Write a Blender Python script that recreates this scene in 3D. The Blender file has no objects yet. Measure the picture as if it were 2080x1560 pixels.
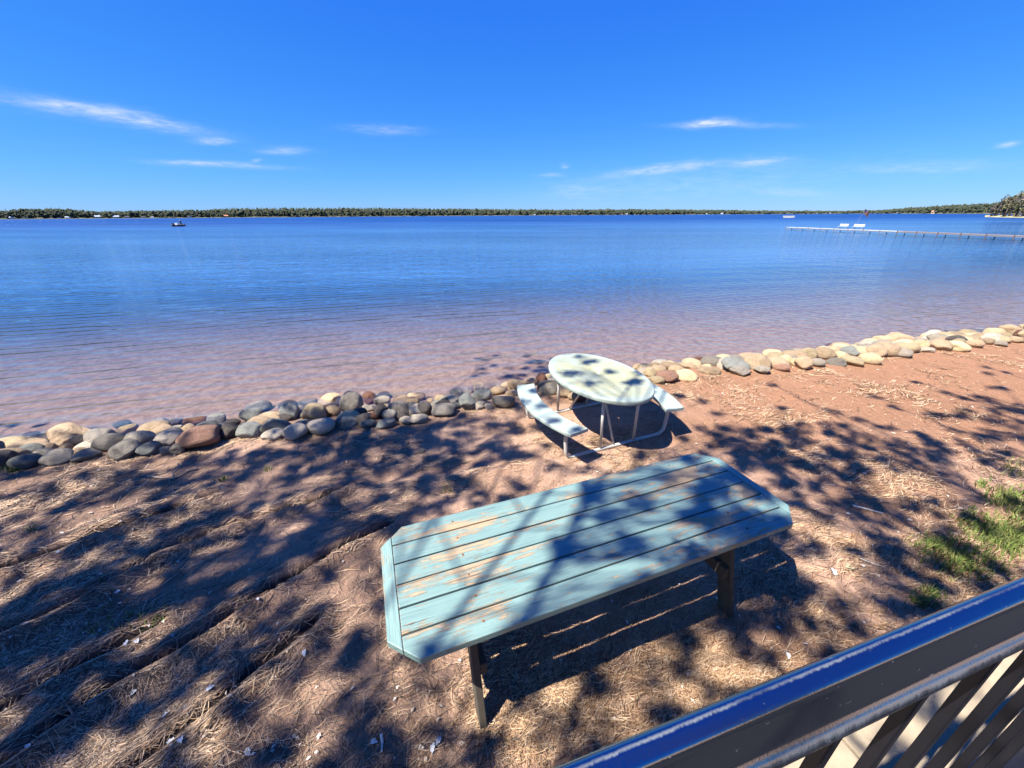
import bpy, bmesh, math, random
import numpy as np
from mathutils import Vector, Matrix, Euler, noise as mnoise

random.seed(7)
RNG = np.random.default_rng(11)
R = math.radians
scn = bpy.context.scene
COL = scn.collection

# ------------------------------------------------------------------ camera
F_PX, CX, CY, CAM_H = 781.0, 1040.0, 780.0, 2.5
PITCH = math.atan((CY - 435.5) / F_PX)
cam_d = bpy.data.cameras.new('camera')
cam_d.sensor_width = 36.0
cam_d.lens = 36.0 * F_PX / 2080.0
cam_d.clip_start = 0.02
cam_d.clip_end = 20000
cam = bpy.data.objects.new('camera', cam_d)
COL.objects.link(cam)
CAM_R = (Matrix.Rotation(math.pi / 2 - PITCH, 3, 'X') @ Matrix.Rotation(-R(0.22), 3, 'Z'))
cam.matrix_world = Matrix.Translation((0, 0, CAM_H)) @ CAM_R.to_4x4()
scn.camera = cam

# ------------------------------------------------------------------ sun, sky, exposure
SHADOW = Vector((0.55, 0.30, -1.0))           # direction in which sunlight travels
SUN_EL = math.atan2(1.0, math.hypot(SHADOW.x, SHADOW.y))
sun_d = bpy.data.lights.new('sun', 'SUN')
sun_d.energy = 5.0
sun_d.angle = R(0.5)
sun_d.color = (1.0, 0.96, 0.90)
sun = bpy.data.objects.new('sun', sun_d)
COL.objects.link(sun)
sun.rotation_euler = SHADOW.to_track_quat('-Z', 'Y').to_euler()
sun.location = (-20, -14, 40)
SKY_STRENGTH = 0.12
EXPOSURE = 1.4
scn.view_settings.view_transform = 'Standard'
scn.view_settings.look = 'None'
scn.view_settings.gamma = 1.0
scn.view_settings.exposure = EXPOSURE
scn.view_settings.use_curve_mapping = False
scn.cycles.max_bounces = 6
scn.cycles.diffuse_bounces = 3
scn.cycles.transparent_max_bounces = 16
scn.cycles.caustics_reflective = False
scn.cycles.caustics_refractive = False


def ray(u, v):
    return CAM_R @ Vector(((u - CX) / F_PX, -(v - CY) / F_PX, -1.0))


def at(u, v, z):
    d = ray(u, v)
    return Vector((0, 0, CAM_H)) + d * ((z - CAM_H) / d.z)


class NT:
    """tiny node-tree helper"""
    def __init__(s, tree):
        s.t = tree
        s.n = tree.nodes
        s.l = tree.links

    def new(s, typ, **kw):
        n = s.n.new(typ)
        for k, v in kw.items():
            if k.startswith('i_'):
                n.inputs[k[2:].replace('_', ' ')].default_value = v
            else:
                setattr(n, k, v)
        return n

    def put(s, sock, val):
        if isinstance(val, bpy.types.NodeSocket):
            s.l.new(val, sock)
        elif val is not None:
            sock.default_value = val

    def math(s, op, a, b=None, c=None, clamp=False):
        n = s.n.new('ShaderNodeMath')
        n.operation = op
        n.use_clamp = clamp
        for i, x in enumerate((a, b, c)):
            if x is not None:
                s.put(n.inputs[i], x)
        return n.outputs[0]

    def vmath(s, op, a, b=None, out=0):
        n = s.n.new('ShaderNodeVectorMath')
        n.operation = op
        s.put(n.inputs[0], a)
        if b is not None:
            s.put(n.inputs[1], b)
        return n.outputs[out]

    def mix(s, fac, a, b, blend='MIX'):
        n = s.n.new('ShaderNodeMix')
        n.data_type = 'RGBA'
        n.blend_type = blend
        s.put(n.inputs[0], fac)
        s.put(n.inputs[6], a)
        s.put(n.inputs[7], b)
        return n.outputs[2]

    def ramp(s, fac, stops, interp='LINEAR'):
        n = s.n.new('ShaderNodeValToRGB')
        cr = n.color_ramp
        cr.interpolation = interp
        while len(cr.elements) < len(stops):
            cr.elements.new(0.5)
        for e, (p_, c) in zip(cr.elements, stops):
            e.position = p_
            e.color = c if len(c) == 4 else (*c, 1)
        s.put(n.inputs[0], fac)
        return n.outputs[0]

    def noise(s, vec, scale, detail=4, rough=0.55, dist=0.0):
        n = s.n.new('ShaderNodeTexNoise')
        n.inputs['Scale'].default_value = scale
        n.inputs['Detail'].default_value = detail
        n.inputs['Roughness'].default_value = rough
        n.inputs['Distortion'].default_value = dist
        if vec is not None:
            s.l.new(vec, n.inputs['Vector'])
        return n.outputs[0]

    def mapping(s, vec, scale=(1, 1, 1), rot=(0, 0, 0), loc=(0, 0, 0)):
        n = s.n.new('ShaderNodeMapping')
        n.inputs['Scale'].default_value = scale
        n.inputs['Rotation'].default_value = rot
        n.inputs['Location'].default_value = loc
        s.l.new(vec, n.inputs['Vector'])
        return n.outputs[0]

    def rng(s, val, a, b, c, d, smooth=False):
        n = s.n.new('ShaderNodeMapRange')
        n.clamp = True
        if smooth:
            n.interpolation_type = 'SMOOTHSTEP'
        s.put(n.inputs[0], val)
        for i, x in enumerate((a, b, c, d)):
            n.inputs[i + 1].default_value = x
        return n.outputs[0]


def build_world():
    w = bpy.data.worlds.new('World')
    scn.world = w
    w.use_nodes = True
    w.cycles.sampling_method = 'MANUAL'
    w.cycles.sample_map_resolution = 512
    t = NT(w.node_tree)
    t.n.clear()
    sky = t.new('ShaderNodeTexSky', sky_type='NISHITA', sun_disc=False)
    sky.sun_elevation = SUN_EL
    sky.sun_rotation = math.atan2(-SHADOW.x, -SHADOW.y)
    sky.altitude = 0
    sky.air_density = 1.0
    sky.dust_density = 0.0
    sky.ozone_density = 1.0
    # photographic response of the picture: red rises steeply, blue is near its ceiling
    sp = t.new('ShaderNodeSeparateColor')
    t.l.new(sky.outputs[0], sp.inputs[0])
    cb = t.new('ShaderNodeCombineColor')
    for i, (k, g) in enumerate(((.0184, 1.32), (.0976, .87), (.648, .25))):
        t.l.new(t.math('MULTIPLY', t.math('POWER', sp.outputs[i], g), k / (SKY_STRENGTH * 2 ** EXPOSURE)), cb.inputs[i])
    tc = t.new('ShaderNodeTexCoord')
    d = tc.outputs['Generated']
    n1 = t.noise(t.mapping(d, scale=(1, 1, 4.5)), 9, 4, .6, .5)
    n2 = t.noise(t.mapping(d, scale=(1, 1, 5)), 30, 5, .65, .4)
    warp = t.math('MULTIPLY', t.math('SUBTRACT', n1, .5), 2.2)
    grainy = t.rng(n2, .30, .64, .2, 1.0)
    # thin cirrus streaks: (u, v) centre, half length, half width in pixels of arc, tilt, strength
    clouds = [((245, 238), 210, 17, 10, .75), ((120, 213), 120, 9, 3, .35), ((435, 286), 42, 7, 2, .7), ((575, 305), 55, 8, 0, .5),
              ((470, 336), 130, 7, 3, .42), ((380, 331), 75, 5, 3, .35), ((1440, 251), 55, 9, -4, 1.0), ((1480, 254), 130, 6, 0, .35),
              ((1340, 345), 140, 9, -7, .62), ((1545, 331), 65, 8, -7, .6), ((1180, 385), 70, 14, -4, .22), ((1400, 375), 330, 36, -4, .20),
              ((2046, 294), 24, 6, -9, .8), ((1880, 340), 170, 14, -2, .28), ((1147, 336), 9, 6, 0, .5), ((780, 264), 85, 10, 2, .28),
              ((1600, 390), 90, 9, 2, .25), ((521, 326), 12, 4, -8, .55), ((1120, 356), 30, 5, -2, .3)]
    total = None
    for (u, v), la, lb, tilt, amp in clouds:
        c = ray(u, v)
        e1 = (ray(u + 1, v) - ray(u - 1, v)) / 2
        e2 = (ray(u, v - 1) - ray(u, v + 1)) / 2
        ct, st = math.cos(R(tilt)), math.sin(R(tilt))
        cn = c.normalized()
        a = (e1 * ct - e2 * st)
        b = (e1 * st + e2 * ct)
        a = (a - cn * a.dot(cn)) / c.length
        b = (b - cn * b.dot(cn)) / c.length
        # dual basis: sky coordinates along and across the streak, in units of its half axes
        G = Matrix(((a.dot(a), a.dot(b)), (a.dot(b), b.dot(b)))).inverted()
        a2 = (a * G[0][0] + b * G[0][1]) / la
        b2 = (a * G[1][0] + b * G[1][1]) / lb
        da = t.vmath('DOT_PRODUCT', d, tuple(a2), 1)
        db = t.math('ADD', t.vmath('DOT_PRODUCT', d, tuple(b2), 1), warp)
        q = t.math('ADD', t.math('MULTIPLY', da, da), t.math('MULTIPLY', db, db))
        g = t.math('POWER', 2.718, t.math('MULTIPLY', q, -1.5))
        g = t.math('MULTIPLY', g, grainy)
        g = t.math('MULTIPLY', g, t.math('GREATER_THAN', t.vmath('DOT_PRODUCT', d, tuple(cn), 1), .3))
        g = t.math('MULTIPLY', g, amp)
        total = g if total is None else t.math('ADD', total, g)
    total = t.math('MINIMUM', total, .9)
    cw = 1.0 / (SKY_STRENGTH * 2 ** EXPOSURE)
    wc = t.mix(total, cb.outputs[0], (.78 * cw, .88 * cw, .96 * cw, 1))
    bg = t.new('ShaderNodeBackground')
    bg.inputs['Strength'].default_value = SKY_STRENGTH
    t.l.new(wc, bg.inputs['Color'])
    out = t.new('ShaderNodeOutputWorld')
    t.l.new(bg.outputs[0], out.inputs['Surface'])


build_world()


# ------------------------------------------------------------------ helpers
class MB:
    """collects boxes, tubes and lofts; build() makes ONE mesh object"""
    def __init__(s):
        s.v = []
        s.f = []

    def add(s, vs, fs):
        o = len(s.v)
        s.v += [tuple(x) for x in vs]
        s.f += [tuple(i + o for i in f) for f in fs]

    def box(s, size, loc=(0, 0, 0), rot=None):
        sx, sy, sz = (x / 2 for x in size)
        vs = [Vector((x, y, z)) for x in (-sx, sx) for y in (-sy, sy) for z in (-sz, sz)]
        if rot is not None:
            m = Euler(rot).to_matrix()
            vs = [m @ v for v in vs]
        vs = [v + Vector(loc) for v in vs]
        s.add(vs, [(0, 1, 3, 2), (4, 6, 7, 5), (0, 4, 5, 1), (2, 3, 7, 6), (0, 2, 6, 4), (1, 5, 7, 3)])

    def beam(s, p, q, w, h, up=(0, 0, 1)):
        p, q = Vector(p), Vector(q)
        d = (q - p).normalized()
        side = d.cross(Vector(up))
        if side.length < 1e-4:
            side = d.cross(Vector((1, 0, 0)))
        side.normalize()
        u = side.cross(d).normalized()
        vs = [c + side * (a * w / 2) + u * (b * h / 2) for c in (p, q) for a, b in ((-1, -1), (1, -1), (1, 1), (-1, 1))]
        s.add(vs, [(0, 3, 2, 1), (4, 5, 6, 7), (0, 1, 5, 4), (1, 2, 6, 5), (2, 3, 7, 6), (3, 0, 4, 7)])

    def tube(s, pts, rad, n=8, cap=True):
        pts = [Vector(p) for p in pts]
        rads = rad if isinstance(rad, (list, tuple)) else [rad] * len(pts)
        rings = []
        prev = None
        for i, p in enumerate(pts):
            d = (pts[min(i + 1, len(pts) - 1)] - pts[max(i - 1, 0)]).normalized()
            if prev is None:
                a = d.cross(Vector((0, 0, 1)))
                if a.length < 1e-3:
                    a = d.cross(Vector((1, 0, 0)))
            else:
                a = prev - d * prev.dot(d)
            a.normalize()
            prev = a
            b = d.cross(a)
            rings.append([p + (a * math.cos(t) + b * math.sin(t)) * rads[i] for t in [2 * math.pi * k / n for k in range(n)]])
        vs = [v for r in rings for v in r]
        fs = []
        for i in range(len(rings) - 1):
            for k in range(n):
                fs.append((i * n + k, i * n + (k + 1) % n, (i + 1) * n + (k + 1) % n, (i + 1) * n + k))
        if cap:
            fs.append(tuple(range(n))[::-1])
            fs.append(tuple((len(rings) - 1) * n + k for k in range(n)))
        s.add(vs, fs)

    def prism(s, poly, z0, z1):
        n = len(poly)
        vs = [(x, y, z0) for x, y in poly] + [(x, y, z1) for x, y in poly]
        fs = [tuple(range(n))[::-1], tuple(range(n, 2 * n))]
        fs += [(i, (i + 1) % n, n + (i + 1) % n, n + i) for i in range(n)]
        s.add(vs, fs)

    def build(s, name, mat, parent=None, smooth=False, bevel=0.0, seg=2):
        me = bpy.data.meshes.new(name)
        me.from_pydata(s.v, [], s.f)
        bm = bmesh.new()
        bm.from_mesh(me)
        bmesh.ops.recalc_face_normals(bm, faces=bm.faces)
        if bevel:
            es = [e for e in bm.edges if len(e.link_faces) == 2 and e.calc_face_angle(0) > 0.4]
            bmesh.ops.bevel(bm, geom=es, offset=bevel, segments=seg, profile=0.5, affect='EDGES')
        bm.to_mesh(me)
        bm.free()
        return mesh_obj(name, me, mat, parent, smooth)


def mesh_obj(name, me, mat, parent=None, smooth=False):
    if mat is not None:
        me.materials.append(mat)
    if smooth:
        me.polygons.foreach_set('use_smooth', [True] * len(me.polygons))
    o = bpy.data.objects.new(name, me)
    COL.objects.link(o)
    if parent is not None:
        o.parent = parent
    return o


def np_mesh(name, verts, faces):
    """verts (N,3), faces (M,k) arrays, all faces of one size"""
    me = bpy.data.meshes.new(name)
    verts = np.asarray(verts, np.float32)
    faces = np.asarray(faces, np.int32)
    k = faces.shape[1]
    me.vertices.add(len(verts))
    me.vertices.foreach_set('co', verts.ravel())
    me.loops.add(faces.size)
    me.loops.foreach_set('vertex_index', faces.ravel())
    me.polygons.add(len(faces))
    me.polygons.foreach_set('loop_start', np.arange(len(faces), dtype=np.int32) * k)
    me.update()
    me.validate()
    return me


def tag(o, label=None, cat=None, group=None, kind=None):
    if label:
        o['label'] = label
    if cat:
        o['category'] = cat
    if group:
        o['group'] = group
    if kind:
        o['kind'] = kind
    return o


def empty(name, loc, rz=0.0):
    o = bpy.data.objects.new(name, None)
    COL.objects.link(o)
    o.location = loc
    o.rotation_euler = (0, 0, rz)
    o.empty_display_size = 0.1
    return o


def copy_tree(o, parent=None):
    c = o.copy()
    COL.objects.link(c)
    if parent is not None:
        c.parent = parent
    for ch in o.children:
        copy_tree(ch, c)
    return c


# vectorised value noise
def vnoise(x, y, seed=0):
    xi, yi = np.floor(x).astype(np.int64), np.floor(y).astype(np.int64)
    xf, yf = x - xi, y - yi
    def h(i, j):
        n = (i * 374761393 + j * 668265263 + seed * 1442695041) & 0x7fffffff
        n = ((n ^ (n >> 13)) * 1274126177) & 0x7fffffff
        return ((n ^ (n >> 16)) & 0xffff) / 65535.0
    u = xf * xf * (3 - 2 * xf)
    v = yf * yf * (3 - 2 * yf)
    return (h(xi, yi) * (1 - u) + h(xi + 1, yi) * u) * (1 - v) + (h(xi, yi + 1) * (1 - u) + h(xi + 1, yi + 1) * u) * v


def fbm(x, y, octaves=4, seed=0):
    s, a, tot = 0, 1.0, 0
    for i in range(octaves):
        s = s + a * (vnoise(x * 2 ** i, y * 2 ** i, seed + i * 17) - .5)
        tot += a
        a *= .5
    return s / tot


# ------------------------------------------------------------------ materials
def material(name):
    m = bpy.data.materials.new(name)
    m.use_nodes = True
    t = NT(m.node_tree)
    b = m.node_tree.nodes['Principled BSDF']
    return m, t, b


def simple_mat(name, col, rough=.6, var=.15, scale=8, metal=0.0, bump=0.0, bscale=60, spec=.5):
    m, t, b = material(name)
    tc = t.new('ShaderNodeTexCoord')
    n = t.noise(tc.outputs['Object'], scale, 5, .6)
    c = t.mix(n, tuple(x * (1 - var * 1.6) for x in col) + (1,), tuple(min(1, x * (1 + var * 1.6)) for x in col) + (1,))
    t.l.new(c, b.inputs['Base Color'])
    b.inputs['Roughness'].default_value = rough
    b.inputs['Metallic'].default_value = metal
    b.inputs['Specular IOR Level'].default_value = spec
    if bump:
        bn = t.new('ShaderNodeBump')
        bn.inputs['Distance'].default_value = bump
        t.l.new(t.noise(tc.outputs['Object'], bscale, 4, .6), bn.inputs['Height'])
        t.l.new(bn.outputs[0], b.inputs['Normal'])
    return m


def ground_mat():
    m, t, b = material('sandy_soil')
    g = t.new('ShaderNodeNewGeometry').outputs['Position']
    big = t.noise(g, .55, 4, .6)
    mid = t.noise(g, 3.2, 5, .65)
    fine = t.noise(g, 55, 4, .7)
    grit = t.noise(g, 210, 2, .6)
    sand = t.mix(mid, (.54, .325, .215, 1), (.76, .50, .345, 1))
    soil = t.mix(mid, (.20, .10, .05, 1), (.40, .215, .115, 1))
    sep = t.new('ShaderNodeSeparateXYZ')
    t.l.new(g, sep.inputs[0])
    # rusty needle mulch towards the open right-hand shore
    rust = t.mix(fine, (.27, .13, .066, 1), (.54, .29, .165, 1))
    rfac = t.math('MULTIPLY', t.rng(sep.outputs[0], .8, 3.6, 0, 1, True), t.rng(t.math('ADD', sep.outputs[1], t.math('MULTIPLY', big, 2.0)), 3.4, 5.6, 0.15, 1, True))
    base = t.mix(t.rng(t.math('ADD', big, t.math('MULTIPLY', mid, .55)), .70, .92, 0, .75), sand, soil)
    base = t.mix(rfac, base, rust)
    base = t.mix(t.rng(fine, .35, .68, 0, 1), t.mix(.38, base, (.10, .055, .035, 1)), base)
    base = t.mix(t.rng(grit, .66, .76, 0, .75), base, (.62, .52, .42, 1))
    base = t.mix(t.rng(grit, .36, .26, 0, .7), base, (.05, .032, .025, 1))
    # darker, greyer soil tone towards the left; shade painted into the ruts
    left_soil = t.mix(mid, (.14, .09, .066, 1), (.36, .235, .165, 1))
    left_fac = t.math('MULTIPLY', t.rng(sep.outputs[0], .3, -1.2, 0, 1, True), t.rng(t.math('ADD', big, t.math('MULTIPLY', fine, .5)), .55, .85, .1, .8))
    base = t.mix(left_fac, base, left_soil)
    ra = t.new('ShaderNodeAttribute', attribute_name='rut_shade')
    base = t.mix(t.math('MULTIPLY', ra.outputs['Fac'], .92), base, (.022, .018, .018, 1))  # near-black tone stands in for shade down in the ruts
    # wet lake bed below the water line
    bed = t.mix(t.rng(t.noise(g, 6, 4, .6), .4, .62, 0, 1), (.38, .275, .19, 1), (.25, .175, .125, 1))
    peb = t.new('ShaderNodeTexVoronoi')
    peb.inputs['Scale'].default_value = 9
    t.l.new(g, peb.inputs['Vector'])
    bed = t.mix(t.rng(peb.outputs['Distance'], .22, .30, .7, 0), bed, t.mix(peb.outputs['Color'], (.16, .10, .08, 1), (.50, .40, .32, 1)))
    base = t.mix(t.rng(sep.outputs[2], -.36, -.25, 1, 0), base, bed)
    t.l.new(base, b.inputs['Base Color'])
    b.inputs['Roughness'].default_value = .95
    b.inputs['Specular IOR Level'].default_value = .15
    bn = t.new('ShaderNodeBump')
    bn.inputs['Strength'].default_value = 1.0
    bn.inputs['Distance'].default_value = .032
    h = t.math('ADD', t.math('MULTIPLY', fine, .7), t.math('ADD', t.math('MULTIPLY', grit, .35), t.noise(g, 14, 4, .6)))
    t.l.new(h, bn.inputs['Height'])
    t.l.new(bn.outputs[0], b.inputs['Normal'])
    return m


WATER_Z = -0.35
SHORE = [(-60, -9), (-12, 1.7), (-8, 2.75), (-5.54, 3.44), (-3.5, 3.9), (-1.06, 4.55), (.15, 5.1), (2.46, 5.85), (6.05, 6.68), (11.2, 8.0), (20, 10.4), (60, 24)]
SX = np.array([p[0] for p in SHORE])
SY = np.array([p[1] for p in SHORE])


def water_mat():
    m, t, b = material('lake_water')
    t.n.remove(b)
    out = t.n['Material Output']
    g = t.new('ShaderNodeNewGeometry').outputs['Position']
    sep = t.new('ShaderNodeSeparateXYZ')
    t.l.new(g, sep.inputs[0])
    # metres out from the waterline
    dist = t.math('MULTIPLY', t.math('SUBTRACT', t.math('SUBTRACT', sep.outputs[1], 5.1), t.math('MULTIPLY', sep.outputs[0], .27)), .965)
    patch = t.noise(g, .16, 3, .55)
    patch2 = t.noise(t.mapping(g, scale=(.3, 1, 1), rot=(0, 0, -.2)), .035, 4, .6)

    def wave(rot, lam, amp, distort, dscale, loc=0.0, along=.3):
        w = t.new('ShaderNodeTexWave', wave_type='BANDS', bands_direction='Y', wave_profile='SIN')
        w.inputs['Scale'].default_value = 0.31416 / lam
        w.inputs['Distortion'].default_value = distort
        w.inputs['Detail'].default_value = 1
        w.inputs['Detail Scale'].default_value = dscale
        t.l.new(t.mapping(t.mapping(g, rot=(0, 0, rot), loc=(loc, loc, 0)), scale=(along, 1, 1)), w.inputs['Vector'])
        return t.math('MULTIPLY', w.outputs['Fac'], amp)
    right = t.rng(t.math('SUBTRACT', sep.outputs[0], t.math('MULTIPLY', sep.outputs[1], .12)), -2.5, 4.5, 0, 1, True)
    near = t.rng(dist, 1.0, 40.0, 1, .35)
    w1 = t.math('MULTIPLY', wave(R(-15), .46, .029, 2.6, .7, 0, .28), t.math('MULTIPLY', t.rng(patch, .3, .65, .5, 1.0), t.rng(right, 0, 1, 1, .30)))
    w2 = t.math('MULTIPLY', wave(R(-21), .27, .005, 2.0, .8, 3.0, .25), t.rng(patch, .35, .7, 1, .3))
    w3 = t.math('MULTIPLY', wave(R(26), .33, .010, 2.4, .9, 7.0, .35), t.rng(right, 0, 1, .05, 1.0))
    w4 = wave(R(-8), 1.9, .016, 2.5, .7, 1.0, .3)
    chop = t.math('MULTIPLY', t.noise(t.mapping(g, scale=(.65, 1, 1)), 3.4, 2, .6), t.rng(right, 0, 1, .009, .030))
    chop2 = t.math('MULTIPLY', t.noise(t.mapping(g, scale=(.85, 1, 1), rot=(0, 0, -.15)), .9, 3, .6), t.math('ADD', t.rng(dist, 5, 60, .014, .34), t.rng(dist, 60, 260, 0, .9)))
    h = t.math('ADD', t.math('ADD', t.math('MULTIPLY', t.math('ADD', t.math('ADD', w1, w2), w3), near), w4), t.math('ADD', chop, chop2))
    bn = t.new('ShaderNodeBump')
    bn.inputs['Strength'].default_value = 1.0
    bn.inputs['Distance'].default_value = 1.0
    t.l.new(h, bn.inputs['Height'])
    fr = t.new('ShaderNodeFresnel')
    fr.inputs['IOR'].default_value = 1.33
    t.l.new(bn.outputs[0], fr.inputs['Normal'])
    gl = t.new('ShaderNodeBsdfGlossy')
    gl.inputs['Roughness'].default_value = .03
    t.l.new(t.rng(dist, 4, 160, .02, .22), gl.inputs['Roughness'])
    t.l.new(bn.outputs[0], gl.inputs['Normal'])
    tr = t.new('ShaderNodeBsdfTransparent')
    tint = t.mix(t.rng(dist, 0, 16, 0, 1), (.95, .92, .94, 1), (.50, .58, .80, 1))
    t.l.new(tint, tr.inputs['Color'])
    body = t.new('ShaderNodeBsdfDiffuse')
    mid_c = t.mix(t.rng(patch2, .38, .62, 0, 1), (.022, .080, .215, 1), (.050, .145, .33, 1))
    far_c = t.mix(t.rng(patch2, .38, .62, 0, 1), (.004, .032, .135, 1), (.009, .056, .20, 1))
    t.l.new(t.mix(t.rng(dist, 35, 170, 0, 1), mid_c, far_c), body.inputs['Color'])
    mx = t.new('ShaderNodeMixShader')
    t.l.new(t.rng(t.math('ADD', dist, t.math('MULTIPLY', t.math('SUBTRACT', patch, .5), 5)), 1.0, 19, .04, .97, True), mx.inputs[0])
    t.l.new(tr.outputs[0], mx.inputs[1])
    t.l.new(body.outputs[0], mx.inputs[2])
    mx2 = t.new('ShaderNodeMixShader')
    # wind-roughened water far out mirrors less at grazing angles
    t.l.new(t.math('MINIMUM', fr.outputs[0], t.rng(dist, 40, 240, .80, .24)), mx2.inputs[0])
    t.l.new(mx.outputs[0], mx2.inputs[1])
    t.l.new(gl.outputs[0], mx2.inputs[2])
    t.l.new(mx2.outputs[0], out.inputs['Surface'])
    return m


def rock_mat(name, c1, c2, speck=.45, scale=7):
    m, t, b = material(name)
    tc = t.new('ShaderNodeTexCoord').outputs['Object']
    oi = t.new('ShaderNodeObjectInfo')
    tc = t.vmath('ADD', tc, oi.outputs['Location'])
    n1 = t.noise(tc, 2.2, 5, .65, .6)
    n2 = t.noise(tc, scale * 2.6, 3, .7)
    n3 = t.noise(tc, scale * 9, 2, .6)
    c1 = tuple(a * b for a, b in zip(c1, (1.12, 1.02, .86)))
    c2 = tuple(a * b for a, b in zip(c2, (1.12, 1.02, .86)))
    base = t.mix(t.rng(n1, .3, .7, 0, 1), (*c1, 1), (*c2, 1))
    k = t.rng(oi.outputs['Random'], 0, 1, .60, 1.25)
    base = t.mix(1.0, base, k, 'MULTIPLY')
    base = t.mix(t.rng(n2, .56, .72, 0, speck), base, (.05, .045, .045, 1))
    base = t.mix(t.rng(n3, .62, .74, 0, speck * 1.3), base, (.62, .57, .50, 1))
    base = t.mix(t.rng(n1, .55, .68, 0, .55), base, (.15, .12, .065, 1))
    t.l.new(base, b.inputs['Base Color'])
    b.inputs['Roughness'].default_value = .8
    b.inputs['Specular IOR Level'].default_value = .3
    bn = t.new('ShaderNodeBump')
    bn.inputs['Strength'].default_value = .8
    bn.inputs['Distance'].default_value = .07
    t.l.new(t.math('ADD', n2, t.math('MULTIPLY', n1, 1.5)), bn.inputs['Height'])
    t.l.new(bn.outputs[0], b.inputs['Normal'])
    return m


def paint_wood_mat(name, thr):
    m, t, b = material(name)
    tc = t.new('ShaderNodeTexCoord').outputs['Object']
    oi = t.new('ShaderNodeObjectInfo')
    off = t.new('ShaderNodeCombineXYZ')
    t.l.new(t.math('MULTIPLY', oi.outputs['Random'], 37.0), off.inputs[0])
    t.l.new(t.math('MULTIPLY', oi.outputs['Random'], 11.0), off.inputs[2])
    v = t.vmath('ADD', tc, off.outputs[0])
    stre = t.mapping(v, scale=(1.0, 9.0, 9.0))
    area = t.noise(t.mapping(v, scale=(1.0, 2.4, 2.4)), 1.6, 4, .6, .3)
    flake = t.noise(stre, 6.5, 6, .72, .8)
    grain = t.noise(t.mapping(v, scale=(.6, 22, 22)), 5.0, 4, .6, .4)
    crack = t.noise(t.mapping(v, scale=(.8, 40, 40)), 3.0, 3, .6, .2)
    worn = t.rng(t.math('ADD', t.math('MULTIPLY', flake, .62), t.math('MULTIPLY', area, .82)), thr, thr + .065, 0, 1)
    paint = t.mix(t.rng(area, .3, .7, 0, 1), (.135, .215, .195, 1), (.205, .31, .272, 1))
    paint = t.mix(t.rng(grain, .46, .72, 0, .6), paint, (.075, .14, .15, 1))
    wood = t.mix(grain, (.24, .155, .085, 1), (.44, .33, .20, 1))
    wood = t.mix(t.rng(crack, .58, .66, 0, .8), wood, (.08, .055, .035, 1))
    c = t.mix(worn, paint, wood)
    c = t.mix(t.rng(crack, .66, .70, 0, .75), c, (.03, .05, .055, 1))
    kn = t.new('ShaderNodeTexVoronoi')
    kn.inputs['Scale'].default_value = 1.0
    t.l.new(t.mapping(v, scale=(1.7, 3.4, 1)), kn.inputs['Vector'])
    c = t.mix(t.rng(kn.outputs['Distance'], .03, .06, .85, 0), c, (.10, .062, .035, 1))
    t.l.new(c, b.inputs['Base Color'])
    t.l.new(t.math('ADD', t.math('MULTIPLY', worn, .3), .48), b.inputs['Roughness'])
    bn = t.new('ShaderNodeBump')
    bn.inputs['Strength'].default_value = .7
    bn.inputs['Distance'].default_value = .004
    t.l.new(t.math('SUBTRACT', t.math('ADD', grain, t.math('MULTIPLY', crack, .6)), t.math('MULTIPLY', worn, .8)), bn.inputs['Height'])
    t.l.new(bn.outputs[0], b.inputs['Normal'])
    return m


def fibreglass_mat(name, stain):
    m, t, b = material(name)
    tc = t.new('ShaderNodeTexCoord').outputs['Object']
    n1 = t.noise(tc, 2.6, 4, .6, .5)
    n2 = t.noise(tc, 26, 5, .75, .3)
    n3 = t.noise(tc, 90, 3, .7)
    white = t.mix(n1, (.27, .335, .29, 1), (.345, .40, .345, 1))
    c = white
    if stain:
        s = t.rng(t.math('ADD', t.math('MULTIPLY', n2, .62), t.math('MULTIPLY', n1, .5)), .42, .60, 0, .9)
        c = t.mix(s, white, t.mix(n3, (.17, .17, .085, 1), (.42, .40, .22, 1)))
        sep = t.new('ShaderNodeSeparateXYZ')
        t.l.new(tc, sep.inputs[0])
        rad = t.math('SQRT', t.math('ADD', t.math('POWER', t.math('DIVIDE', sep.outputs[0], .80), 2), t.math('POWER', t.math('DIVIDE', sep.outputs[1], .52), 2)))
        c = t.mix(t.rng(rad, .82, .96, 0, .85), c, white)
        c = t.mix(t.rng(n3, .64, .76, 0, .5), c, (.12, .12, .07, 1))
    else:
        c = t.mix(t.rng(n2, .62, .76, 0, .2), white, (.35, .36, .30, 1))
    t.l.new(c, b.inputs['Base Color'])
    b.inputs['Roughness'].default_value = .5
    return m


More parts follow.
